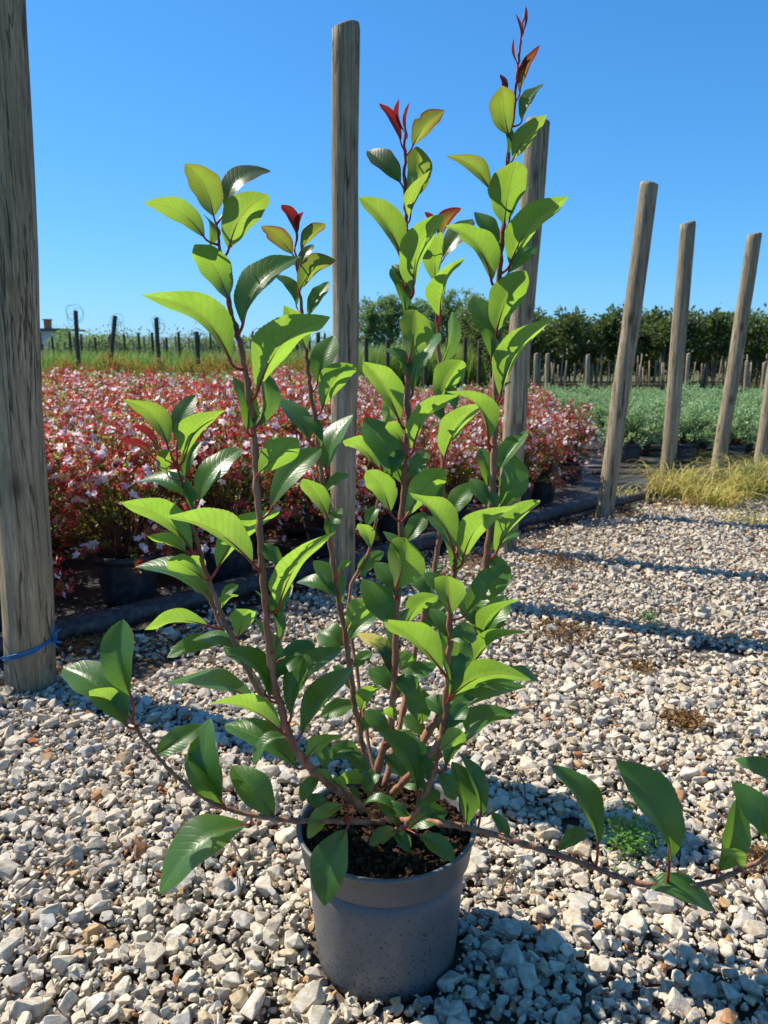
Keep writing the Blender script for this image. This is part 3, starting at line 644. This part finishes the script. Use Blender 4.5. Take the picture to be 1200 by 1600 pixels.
# ------------------------------------------------------------------ bushes
def diamonds(base, direc, nrm, ln, wd, fold=.25):
    """leaf-sized folded diamonds: base points, directions, normals"""
    s = np.cross(direc, nrm); s /= np.linalg.norm(s, axis=1)[:, None] + 1e-9
    ln = ln[:, None]; wd = wd[:, None]
    m = base + direc * ln * .5
    v = np.stack([base, m + s * wd * .5 + nrm * wd * fold, base + direc * ln, m - s * wd * .5 + nrm * wd * fold], 1)
    return v.reshape(-1, 3)
def dfaces(n): return (np.array([[0, 1, 2], [0, 2, 3]])[None] + (np.arange(n) * 4)[:, None, None]).reshape(-1, 3)
def unit(v): return v / (np.linalg.norm(v, axis=1)[:, None] + 1e-9)
def stars(c, axis, rad, npet, cup, wdf, rs):
    """npet pointed petals round an axis"""
    n = len(c); t = unit(np.cross(axis, rs.normal(size=(n, 3)))); b = np.cross(axis, t); out = []
    for k in range(npet):
        a = 2 * np.pi * k / npet; d = unit(t * np.cos(a) + b * np.sin(a) + axis * cup)
        out.append(diamonds(c, d, axis, rad, rad * wdf, .1))
    return np.concatenate(out)
def pot_mesh(r, h, mat, name='pot'):
    mb = MB(); lathe(mb, [(0, .0), (r * .8, .0), (r * .83, .01), (r * .93, h - .035), (r * .93, h - .034), (r * .99, h - .033), (r * 1.02, h), (r * .95, h), (r * .9, h - .03), (0, h - .035)][::-1], 0, 0, 28)
    o = mb.build(name, mat); return o
def bush(kind, seed):
    rs = np.random.default_rng(seed); root = empty({'abelia': 'abelia_bush', 'green': 'grey_green_bush', 'gold': 'golden_bush'}[kind], (0, 0, 0))
    if kind == 'abelia': H, RR, NT_, r, h = .50, .36, 95, .125, .19
    elif kind == 'green': H, RR, NT_, r, h = .33, .33, 74, .115, .16
    else: H, RR, NT_, r, h = .40, .30, 60, .11, .17
    p = pot_mesh(r, h, M_BPOT if kind == 'abelia' else M_GPOT); p.parent = root
    mb = MB(); Lb, Ld, Ln = [], [], []; Cb, Cd, Fb, Fd = [], [], [], []
    for i in range(NT_):
        az = rs.uniform(0, 2 * np.pi); q = math.sqrt(rs.random()); rad = RR * q; hh = H * (1 - .55 * q ** 2.2) * rs.uniform(.75, 1.12)
        if kind == 'abelia' and rs.random() < .06: hh *= 1.25
        b0 = np.array([.03 * math.cos(az), .03 * math.sin(az), h - .03]); tip = np.array([rad * math.cos(az), rad * math.sin(az), h + hh])
        if q > (.8 if kind != 'green' else .72) and rs.random() < .6: tip[2] = h + rs.uniform(-.1, .5) * H * .6
        midp = (b0 + tip) / 2 + np.array([0, 0, .06 + .06 * q]); ts = np.linspace(0, 1, 7)
        pts = [(b0 * (1 - t) ** 2 + 2 * t * (1 - t) * midp + tip * t * t) + rs.normal(0, .004, 3) for t in ts]
        mb.tube(pts, [.0035, .003, .0028, .0024, .002, .0015, .001], 4, cap=False)
        nl = {'abelia': 36, 'green': 46, 'gold': 40}[kind]
        for k in range(nl):
            t = rs.uniform(.3, 1) if kind == 'abelia' else rs.uniform(.25, 1.03)
            c = b0 * (1 - t) ** 2 + 2 * t * (1 - t) * midp + tip * t * t
            d = rs.normal(size=3); d[2] = abs(d[2]) * .7; out = (tip - b0); d = d + out / np.linalg.norm(out) * .8
            Lb.append(c + rs.normal(0, .012, 3)); Ld.append(d); nn = rs.normal(size=3) * .7; nn[2] += 1; Ln.append(nn)
        if kind == 'abelia':
            for k in range(rs.integers(3, 6)):
                t = rs.uniform(.62, 1.04); c = b0 * (1 - t) ** 2 + 2 * t * (1 - t) * midp + tip * t * t
                cc = c + rs.normal(0, .016, 3); o2 = rs.normal(size=3) * .6 + np.array([math.cos(az) * q, math.sin(az) * q, .6])
                for _ in range(rs.integers(3, 9)): Cb.append(cc + rs.normal(0, .011, 3)); Cd.append(o2 + rs.normal(0, .6, 3))
                for _ in range(rs.integers(0, 4) if rs.random() < .72 else 0): Fb.append(cc + rs.normal(0, .016, 3) + o2 * .010); Fd.append(o2 + rs.normal(0, .5, 3))
    mb.build('branches', M_TWIG, root)
    Lb, Ld, Ln = np.array(Lb), unit(np.array(Ld)), unit(np.array(Ln)); n = len(Lb)
    sz = {'abelia': (.014, .026, .5), 'green': (.017, .031, .55), 'gold': (.015, .03, .5)}[kind]
    ln = rs.uniform(sz[0], sz[1], n); v = diamonds(Lb, Ld, Ln, ln, ln * sz[2])
    mm = {'abelia': M_ABL, 'green': M_GRN, 'gold': M_YEL}[kind]
    o = link('foliage', mesh_np('foliage', v, dfaces(n), [mm], attrs={'rnd': np.repeat(rs.random(n), 4)}), root)
    if kind == 'abelia':
        Cb, Cd = np.array(Cb), unit(np.array(Cd)); n = len(Cb); v = stars(Cb, Cd, rs.uniform(.010, .017, n), 5, .7, .42, rs)
        link('red_calyx_clusters', mesh_np('calyx', v, dfaces(n * 5), [M_CALYX], attrs={'rnd': np.repeat(np.tile(rs.random(n), 5), 4)}), root)['kind'] = 'stuff'
        Fb, Fd = np.array(Fb), unit(np.array(Fd)); n = len(Fb); v = stars(Fb, Fd, rs.uniform(.013, .020, n), 5, .4, .68, rs)
        link('flowers', mesh_np('flowers', v, dfaces(n * 5), [M_PETAL], attrs={'rnd': np.repeat(np.tile(rs.random(n), 5), 4)}), root)['kind'] = 'stuff'
    return root
def copy_thing(o):
    c = o.copy(); C.objects.link(c)
    for ch in list(o.children):
        d = ch.copy(); C.objects.link(d); d.parent = c
        for g in list(ch.children):
            e = g.copy(); C.objects.link(e); e.parent = d
    return c
def spread(protos, spots, base_label, cat, group, special=None, first=None):
    used = set()
    for i, (x, y, z, s, rz) in enumerate(spots):
        p = protos[i % len(protos)]
        o = p if id(p) not in used else copy_thing(p)
        used.add(id(p)); o.location = (x, y, z); o.rotation_euler.z = rz; o.scale = (s, s, s)
        tag(o, (special or {}).get(i, base_label), cat, group)
rs = np.random.default_rng(11)
spots = []
for i in range(20):
    for j in range(22):
        # beds run parallel to the row of poles
        u_ = -5.6 + j * .50 + (i % 2) * .25; v_ = .52 + i * .45
        x = u_ * .728 - v_ * .685 + 0.1; y = 3.34 + .94 * .1 + u_ * .685 + v_ * .728
        x += rs.normal(0, .04); y += rs.normal(0, .04)
        if x > 1.34 + .02 * y or y > 8.3 or x < -.53 * y - .6 or y < 2.0 or (ROW(x) + .58 > y): continue
        spots.append((x, y, -.01, rs.uniform(.92, 1.12) * (1.04 if x < -.4 else .86), rs.uniform(0, 6.28)))
spots.sort(key=lambda s: s[1])
print('abelias', len(spots))
sp = {}
def nearest(px, py):
    return min(range(len(spots)), key=lambda i: (600 + spots[i][0] / (spots[i][1] * .98 + .2) * F - px) ** 2 / 4 + (spots[i][1] - gp(px, py).y) ** 2 * 9e3)
sp[nearest(120, 955)] = 'red and pink flowering abelia bush in a black pot beside the thick left pole'
k = nearest(905, 800)
sp.setdefault(k, 'pink abelia bush at the right end of its bed behind the lone leaning pole')
k = nearest(720, 860); sp.setdefault(k, 'abelia bush in a black pot seen between the shrub\'s right stems')
for i, (x, y, *_r) in enumerate(spots):
    if i in sp: continue
    d_ = (y - ROW(x)) * .728; side = 'left of the tall middle pole' if x / y < -.05 else 'right of the middle pole'
    sp[i] = ('front row abelia bush by the irrigation pipe, ' if d_ < .75 else 'abelia bush in the middle rows, ' if d_ < 2.4 else 'abelia bush in the far rows, ') + side
spread([bush('abelia', s) for s in (1, 2, 3, 4)], spots, 'abelia bush with red calyces and pale pink flowers in the packed bed behind the poles', 'flowering bush', 'abelia bushes in black pots', sp)
spots = []
for i in range(10):
    for j in range(33):
        y = 7.15 + i * .46 + rs.normal(0, .07); x = -7.6 + j * .47 + (i % 2) * .23 + rs.normal(0, .07)
        if y < 8.9 and x < 1.95 + .02 * y: continue
        if abs(x) > .53 * y + .6 or False: continue
        if x > 2.9 + .3 * (y - 7) and i == 0 and False: continue
        spots.append((x, y, -.02, rs.uniform(.9, 1.1) * (1.3 if x < -.5 else 1), rs.uniform(0, 6.28)))
spots.sort(key=lambda s: s[1]); print('greens', len(spots))
sp = {}
k = min(range(len(spots)), key=lambda i: abs(spots[i][0] - 2.5) + 3 * abs(spots[i][1] - 7.15)); sp[k] = 'front row grey green bush in a dark pot just left of the grass tuft pole'
for i, (x, y, *_r) in enumerate(spots):
    if i in sp: continue
    if x < 1.5: sp[i] = 'grey green bush in the strip showing above the pink abelias'
    else: sp[i] = 'grey green bush in ' + ('the front row' if y < 7.45 else 'the second row' if y < 7.95 else 'the far rows') + ' behind the right poles'
spread([bush('green', s) for s in (21, 22, 23)], spots, 'small leaved grey green bush in the block of potted bushes behind the right poles', 'bush', 'grey green potted bushes', sp)
spots = [(x + rs.normal(0, .1), 14.2 + rs.uniform(0, 1.6), -.02, rs.uniform(1.35, 1.65), rs.uniform(0, 6.28)) for x in np.arange(-8, -.6, .42)]
spread([bush('gold', s) for s in (31, 32)], spots, 'low bush with golden yellow leaves behind the abelias at the left', 'bush', 'golden yellow bushes')
spread([bush('gold', 33)], [(9.3, 17.3, 0, 1.9, 0)], 'yellow leaved bush at the far right before the dark tree row', 'bush', None)

# fallen petals on the fabric
n = 900; x = rs.uniform(-2.4, 1.4, n); y = 3.34 + .94 * x + rs.uniform(.1, .75, n); c = np.column_stack([x, y, rs.uniform(-.02, -.008, n)])
v = stars(c, unit(np.column_stack([rs.normal(0, .4, (n, 2)), np.ones(n)])), rs.uniform(.006, .011, n), 5, .3, .6, rs)
tag(link('fallen_petals', mesh_np('fallen_petals', v, dfaces(n * 5), [M_PETAL], attrs={'rnd': np.repeat(np.tile(rs.random(n), 5), 4)})), 'pale fallen flowers strewn on the dark fabric under the abelias', 'petals', kind='stuff')
# earth crumbs and small stones along the pole row behind it
n = 2600; x = rs.uniform(-2.6, 3.4, n); y = 3.34 + .94 * x + rs.uniform(-.1, .55, n) ** 1.0; c = np.column_stack([x, y, rs.uniform(-.035, -.022, n)])
v, f, a = scatter(T_FAR, c, rs.uniform(.004, .013, n), rs)
tag(link('soil_crumbs', mesh_np('soil_crumbs', v, f, [M_DIRT], attrs={'rnd': a})), 'dusty crumbs of earth along the foot of the pole row', 'earth', kind='stuff')

# ------------------------------------------------------------------ blades
def blades(rs, centers, n, h, spreadr, wd, lean=1.0, seg=4):
    V, Fq, A = [], [], []
    for _ in range(n):
        c = centers[rs.integers(len(centers))]; az = rs.uniform(0, 2 * np.pi); b = np.array([c[0] + rs.normal(0, spreadr * .3), c[1] + rs.normal(0, spreadr * .3), c[2]])
        H = h * rs.uniform(.5, 1.15); ou = H * lean * rs.uniform(.15, 1.0); d = np.array([math.cos(az), math.sin(az), 0]); s = np.array([-d[1], d[0], 0]) * wd * rs.uniform(.6, 1.2)
        base = len(V); r = rs.random()
        for k in range(seg + 1):
            t = k / seg; p = b + d * ou * t ** 1.6 + np.array([0, 0, H * (t - .55 * lean * .8 * t ** 2.6)])
            ww = s * (1 - t * .92); V += [p - ww / 2, p + ww / 2]; A += [r, r]
        for k in range(seg): Fq.append((base + 2 * k, base + 2 * k + 1, base + 2 * k + 3, base + 2 * k + 2))
    return V, Fq, A
rs = np.random.default_rng(44)
tufts = [((1055, 775), .26, 210, 'dry golden grass tuft fanning out around the foot of the pole with grass'), ((1120, 790), .20, 170, 'yellow green grass tuft between the second and third pole beyond the abelias'),
         ((1165, 775), .26, 240, 'dense green and yellow grass tuft in front of the third pole'), ((1205, 770), .30, 260, 'tall yellow grass tuft at the right edge before the last pole'),
         ((1002, 778), .10, 70, 'thin reddish grass tuft right of the lone leaning pole'), ((1095, 768), .14, 90, 'small pale grass tuft left of the third pole'),
         ((1180, 818), .09, 70, 'low brown grass patch on the gravel near the right edge')]
for (px, py), h, n, lab in tufts:
    c = gp(px, py); V, Fq, A = blades(rs, [(0, 0, -.01), (0, 0, -.01), (.1, .05, -.01), (-.12, .06, -.01)], int(n * .9), h * 1.9, .15, .010, 1.6, 5)
    tag(link('grass_tuft', mesh_np('grass_tuft', V, Fq, [M_DRYG], attrs={'rnd': A}), loc=(c.x, c.y, 0)), lab, 'grass tuft', 'dry grass tufts by the right poles')
# yellow leaves lying at the grass edge
for i, (px, py) in enumerate(((985, 797), (1000, 803), (1035, 806), (1022, 798))):
    c = gp(px, py); v = diamonds(np.array([[0, 0, .02]]), unit(np.array([[1, -.3 * i + .2, .1]])), unit(np.array([[.2, -.3, 1.]])), np.array([.05]), np.array([.026]))
    tag(link('fallen_leaf', mesh_np('fallen_leaf', v, dfaces(1), [M_WEED if i < 2 else M_YEL], attrs={'rnd': [.9] * 4}), loc=c), ['lime green fallen leaf nearest the lone leaning pole', 'lime green fallen leaf on the gravel edge left of the yellow one', 'yellow fallen leaf on the gravel in front of the grass', 'small yellow fallen leaf under the grass tuft'][i], 'leaf', 'fallen leaves by the grass')
def weed(px, py, r, n, mat, name, lab, cat, lsz=.011, zz=.03):
    c = gp(px, py); b = np.column_stack([rs.normal(0, r * .5, n), rs.normal(0, r * .5, n), rs.uniform(0, zz, n)])
    d = unit(np.column_stack([rs.normal(size=(n, 2)), rs.uniform(.1, .9, n)])); nn = unit(np.column_stack([rs.normal(0, .5, (n, 2)), np.ones(n)])); ln = rs.uniform(.6, 1.2, n) * lsz
    o = link(name, mesh_np(name, diamonds(b, d, nn, ln, ln * .55), dfaces(n), [mat], attrs={'rnd': np.repeat(rs.random(n), 4)}), loc=(c.x, c.y, .004)); tag(o, lab, cat); return o
weed(985, 1325, .055, 420, M_WEED, 'clover_weed', 'small bright green clover-like weed growing in the gravel behind the low right branch', 'weed', .012, .045)
weed(982, 1275, .018, 40, M_WEED, 'weed_sprig', 'tiny green sprig just behind the clover weed', 'weed', .010, .03)
weed(1018, 972, .04, 70, M_WEED, 'weed_sprig', 'small green weed in the gravel beyond the long pole shadow', 'weed', .016, .03)
for i, (px, py, r, n, lab) in enumerate(((1068, 1130, .055, 420, 'patch of dry orange brown moss on the gravel right of the shrub'), (880, 990, .12, 500, 'dry brown moss patch under the second pole shadow'),
        (870, 880, .14, 500, 'dry brown moss patch at the foot of the pole behind the tallest stem'), (1000, 1048, .05, 120, 'thin dry moss speck in the middle of the sunlit gravel'), (1185, 1350, .05, 260, 'dry brown moss patch at the right edge below the branch'), (130, 1010, .10, 380, 'clod of dry brown root and earth right of the thick left pole'))):
    weed(px, py, r, n, M_MOSS, 'moss_patch', lab, 'moss', .014, .014)['kind'] = 'stuff'
# twigs on the gravel
mtw = simple('dead_twig', (.12, .08, .05), .9)
for i, (x0, y0, x1, y1, lab) in enumerate(((25, 1395, 120, 1330, 'long dark dead twig lying on the gravel at the far left'), (805, 1205, 822, 1265, 'pale straw lying on the gravel right of the pot shadow'), (780, 1400, 806, 1352, 'short dead twig on the gravel right of the pot'),
        (920, 1188, 1020, 1200, 'thin dark twig across the shadow behind the big dark leaf'), (1130, 1370, 1195, 1425, 'pale dead stalk on the gravel below the branch end'), (345, 1290, 372, 1390, 'thin root thread near the lowest left leaf'), (940, 1240, 975, 1252, 'pale split stick before the green weed'))):
    a, b = gp(x0, y0, z=.015), gp(x1, y1, z=.015); m_ = (a + b) / 2 + Vector((.01, .01, .008)); mb = MB(); mb.tube([a, a.lerp(m_, .5) + Vector((0, .004, .003)), m_, b], [.0022, .002, .0018, .001], 6)
    tag(mb.build('dead_twig', mtw), lab, 'twig', 'dead twigs on the gravel')

# ------------------------------------------------------------------ far field on the left: stakes, tall grass
rs = np.random.default_rng(5)
mwire = simple('grey_wire', (.10, .10, .10), .5)
def stake(px, ytop, Y, r, lab, group, mat, coil=False, lean=0, name='vineyard_post'):
    T = P(px, ytop, Y); B = Vector((T.x - lean, Y, -.05)); root = pole(name, B, T, r, r, mat, px * .37, 8, 6)
    tag(root, lab, 'post', group)
    if coil:
        mb = MB()
        for k in range(4):
            cx, cz = rs.uniform(-.28, .28), rs.uniform(-.35, .0); rr = rs.uniform(.14, .26); sq = rs.uniform(.5, 1)
            mb.tube([T - B + Vector((cx * .6 + math.cos(a) * rr * sq, .05 * math.sin(a * 2), cz - .05 + math.sin(a) * rr)) for a in np.linspace(0, 6.28, 24)], .0055, 4, cap=False)
        mb.build('wire_coil', mwire, root)
    return root
big = [(118, 486, -.05, 'dark post with a wire coil nearest the thick left pole'), (180, 494, -.35, 'dark tilted post with wire coils, between two upright ones'), (244, 497, 0, 'dark upright post with wire coil left of the shrub\'s left stem tip'),
       (355, 511, 0, 'dark post with wire just left of the tall left stem'), (409, 516, 0, 'dark post with wire right of the tall left stem'), (307, 519, 0, 'dark post with wire halfway between two others'), (497, 520, 0, 'dark post just left of the tall middle pole')]
for px, yt, ln, lab in big: stake(px, yt, 23, .065, lab, 'dark vineyard posts with wire coils', M_WOODD, True, -ln)
for i in range(64):
    px = 62 + i * 7.4 + rs.normal(0, 2.5)
    stake(px, 521 + rs.uniform(-4, 8) + (9 if i % 3 else 0), 30 + rs.uniform(-3, 6) + (6 if i % 3 else 0), .05, 'thin grey stake among the tall green grass beyond the abelias', 'thin stakes in the left field', M_WOOD if i % 3 else M_WOODD, name='field_stake')
for i, px in enumerate((572, 606, 665, 727, 750, 640, 700)): stake(px, 528 + 3 * (i % 3), 20, .055, 'dark post in front of the green reeds behind the shrub', 'posts before the reeds', M_WOODD, name='field_stake')
for i, px in enumerate((856, 919, 986, 1076, 1168, 1195, 838, 815)): stake(px, 553 + 2 * (i % 3) + (10 if px > 1100 else 0), 17.6, .046, 'grey wooden pole in front of the dark tree row', 'poles before the tree row', M_WOOD, name='wooden_pole')
def reed_mass(name, x0, x1, y0, y1, h, n, lab):
    c = [(rs.uniform(x0, x1), rs.uniform(y0, y1), 0) for _ in range(n // 12)]; V, Fq, A = blades(rs, c, n, h, .35, .035, .45, 3)
    tag(link(name, mesh_np(name, V, Fq, [M_TALLG], attrs={'rnd': A})), lab, 'tall grass', kind='stuff')
reed_mass('tall_grass', -18, -1.6, 25, 31, 1.15, 16000, 'bright green tall grass field behind the abelias on the left')
reed_mass('reeds', -.9, 2.7, 21, 23.5, 1.3, 6500, 'bright green reeds behind the shrub, under the poplars')
reed_mass('low_grass', -10, 0, 16.5, 24, .45, 9000, 'low green grass strip before the left field')

# ------------------------------------------------------------------ trees
def tree(name, H, cr, trunk, tr, nclump, nleaf, ls, mat, barkm, seed, shape=1.0, clr=.16):
    """H total height, cr crown radius, trunk clear height"""
    rs = np.random.default_rng(seed); root = empty(name, (0, 0, 0)); mb = MB()
    mb.tube([Vector((rs.normal(0, tr * .5), rs.normal(0, tr * .5), z)) for z in np.linspace(-.05, H * .92, 9)], list(np.linspace(tr, tr * .25, 9)), 8)
    ch = H - trunk; cc = []
    for i in range(nclump):
        d = rs.normal(size=3); d /= np.linalg.norm(d); q = rs.random() ** .45; zc = trunk + ch * .5
        c = np.array([d[0] * cr * q, d[1] * cr * q, zc + d[2] * ch * .5 * q * shape]); cc.append(c)
        zb = max(trunk * .9, c[2] - cr * rs.uniform(.3, .8)); mb.tube([Vector((0, 0, zb)), Vector(c) * .5 + Vector((0, 0, (zb + c[2]) / 4 + .02 * H)), Vector(c)], [tr * .35, tr * .2, tr * .08], 4, cap=False)
    mb.build('trunk', barkm, root); cc = np.array(cc)
    ix = rs.integers(0, nclump, nleaf); b = cc[ix] + rs.normal(0, 1, (nleaf, 3)) * np.array([cr, cr, cr * .8]) * clr
    d = unit(rs.normal(size=(nleaf, 3)) + (b - cc[ix]) / cr * 3 + np.array([0, 0, .2])); nn = unit(rs.normal(size=(nleaf, 3)) * .8 + np.array([0, 0, 1])); ln = rs.uniform(.7, 1.25, nleaf) * ls
    cl = np.clip(rs.random(nclump)[ix] * .5 + rs.random(nleaf) * .5, 0, 1)
    link('crown', mesh_np('crown', diamonds(b, d, nn, ln, ln * .5), dfaces(nleaf), [mat], attrs={'rnd': np.repeat(cl, 4)}), root)
    return root
M_TB = simple('grey_tree_bark', (.16, .13, .10), .9, .2, .4, 20)
mags = [tree('magnolia_tree', 2.05, .40, .80, .03, 26, 900, .14, M_MAG, M_TB, 60 + s, 1.05, .22) for s in range(4)]
spots = []
for r_, yy in enumerate((19.0, 20.0, 21.2, 22.4, 23.6, 25.0)):
    for x in np.arange(3.0 - r_ * .1, 12.2, .72): spots.append((x + rs.normal(0, .12), yy + rs.normal(0, .12), 0, rs.uniform(.74, .96) * (1 + .03 * min(r_, 3)), rs.uniform(0, 6.28)))
spread(mags, spots, 'young dark leaved magnolia on a bare trunk in the dense row behind the bushes', 'tree', 'young magnolia trees in rows')
mcane = simple('bamboo_cane', (.32, .25, .16), .7, .3, .3, 40)
cane = MB(); cane.tube([(0, 0, -.02), (.005, 0, .4), (0, 0, .8)], [.014, .013, .012], 6); cane = cane.build('cane', mcane)
for i in range(120):
    o = cane if i == 0 else cane.copy()
    if i: C.objects.link(o)
    o.location = (rs.uniform(2.6, 11.5), rs.uniform(17.9, 19.6), 0); s = rs.uniform(.75, 1.15); o.scale = (1, 1, s); o.rotation_euler = (rs.normal(0, .06), rs.normal(0, .06), 0)
    tag(o, 'thin tan cane standing at the foot of the dark tree row', 'cane', 'tan canes before the tree row')
for i, (px, ytop, Y, H, cr, lab) in enumerate(((578, 466, 72, 6.2, 1.8, 'dark spindly conifer-like tree right beside the tall middle pole'), (612, 455, 74, 6.6, 1.8, 'lighter green poplar, second from the tall middle pole'), (652, 462, 76, 6.3, 1.7, 'poplar showing between the shrub\'s middle stems'),
        (700, 452, 76, 6.9, 2.0, 'broad poplar behind the shrub between its middle and right stems'), (742, 450, 73, 6.8, 2.0, 'tall dark poplar just left of the shrub\'s tallest stem'), (675, 470, 80, 6.0, 1.8, 'lower poplar between two taller ones'), (765, 470, 78, 5.8, 1.7, 'poplar mostly hidden behind the tallest stem'))):
    T = P(px, ytop, Y); t = tree('poplar_tree', T.z, cr, .9, .12, 60, 3400, .30, M_POP, M_TB, 80 + i, 1.0, .11); t.location = (T.x, Y, 0); tag(t, lab, 'tree', 'poplars on the horizon')
for i, (px, w_, ytop, Y, lab) in enumerate(((205, 2.6, 524, 62, 'round dark green tree on the horizon between the second and third coiled posts'), (290, 2.2, 527, 62, 'small dark tree on the horizon right of the third coiled post'), (100, 2.0, 521, 62, 'green tree beside the white farm building'),
        (140, 2.2, 524, 60, 'green bushy tree right of the first coiled post'), (1190, 2.0, 500, 30, 'green tree behind the last right pole'), (330, 1.6, 532, 60, 'low far bush left of the tall left stem'), (440, 2.0, 533, 60, 'low far bush between the left stems'), (520, 2.4, 536, 64, 'low far bush left of the tall middle pole'))):
    T = P(px, ytop, Y); t = tree('round_tree', T.z, w_, .2, .1, 30, 2600, .22, M_POP, M_TB, 120 + i, 1, .2); t.location = (T.x, Y, 0); tag(t, lab, 'tree')
low = [tree('magnolia_bush', 1.2, .55, .1, .03, 26, 1100, .14, M_MAG, M_TB, 160 + s, 1.05, .22) for s in range(2)]
spots = [(x + rs.normal(0, .1), 26.5 + rs.normal(0, .3), 0, rs.uniform(.9, 1.15), rs.uniform(0, 6.28)) for x in np.arange(3.2, 15, .6)]
spread(low, spots, 'dark bushy magnolia filling the shade behind the trunks of the tree row', 'bush', 'dark bushes behind the magnolia trunks')
# far hedge line closing the horizon
c = []; n = 26000; x = rs.uniform(-70, 90, n); b = np.column_stack([x, rs.uniform(88, 94, n), rs.random(n) * (1.5 + .7 * np.sin(x * .35) + .5 * np.sin(x * 1.1))])
d = unit(rs.normal(size=(n, 3))); nn = unit(rs.normal(size=(n, 3)) + np.array([0, 0, 1])); ln = rs.uniform(.3, .6, n)
tag(link('far_woods', mesh_np('far_woods', diamonds(b, d, nn, ln, ln * .7), dfaces(n), [M_POP], attrs={'rnd': np.repeat(rs.random(n), 4)})), 'low hedges and scrub closing the horizon', 'far trees', kind='stuff')
# hills, distance haze painted into their blue-grey colour
rows = [[], []]
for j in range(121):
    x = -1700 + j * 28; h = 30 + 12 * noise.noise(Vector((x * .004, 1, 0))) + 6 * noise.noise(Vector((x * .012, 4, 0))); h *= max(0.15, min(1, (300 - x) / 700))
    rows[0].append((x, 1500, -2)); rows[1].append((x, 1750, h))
mb = MB(); mb.grid(rows, closed=False); tag(mb.build('hills', simple('haze_tinted_hill', (.13, .20, .27), .95, .1, .15, .01)), kind='structure')
# farm building on the far left
Y = 68; T0 = P(48, 526, Y); T1 = P(99, 515, Y); hb = empty('farm_building', (T0.x, Y, 0)); Wd = T1.x - T0.x
mw = simple('white_render', (.55, .58, .62), .9, .2, .1, 2); mr = simple('grey_roof_sheet', (.12, .11, .10), .8)
top = P(60, 515, Y).z
mb = MB(); mb.box((Wd * .20, 2, top / 2 - .05), (Wd * .95, 4, top - .1)); mb.build('wall', mw, hb, False)
mb = MB(); mb.box((Wd * .34, 2, top + .02), (Wd * 1.45, 5, .16)); rf = mb.build('roof', mr, hb, False)
mb = MB(); mb.box((Wd * .25, 2, top + .45), (.5, .5, .8)); mb.box((Wd * .25, 2, top + .9), (.66, .66, .1)); mb.build('chimney', simple('brick', (.4, .17, .1), .9), rf, False)
mb = MB(); mb.box((Wd * .12, -.02, top * .62), (.8, .08, .75)); mb.build('window', simple('window_glass', (.03, .05, .08), .2), hb, False)
tag(hb, 'small white farm building with a flat overhanging roof on the horizon at left', 'building')
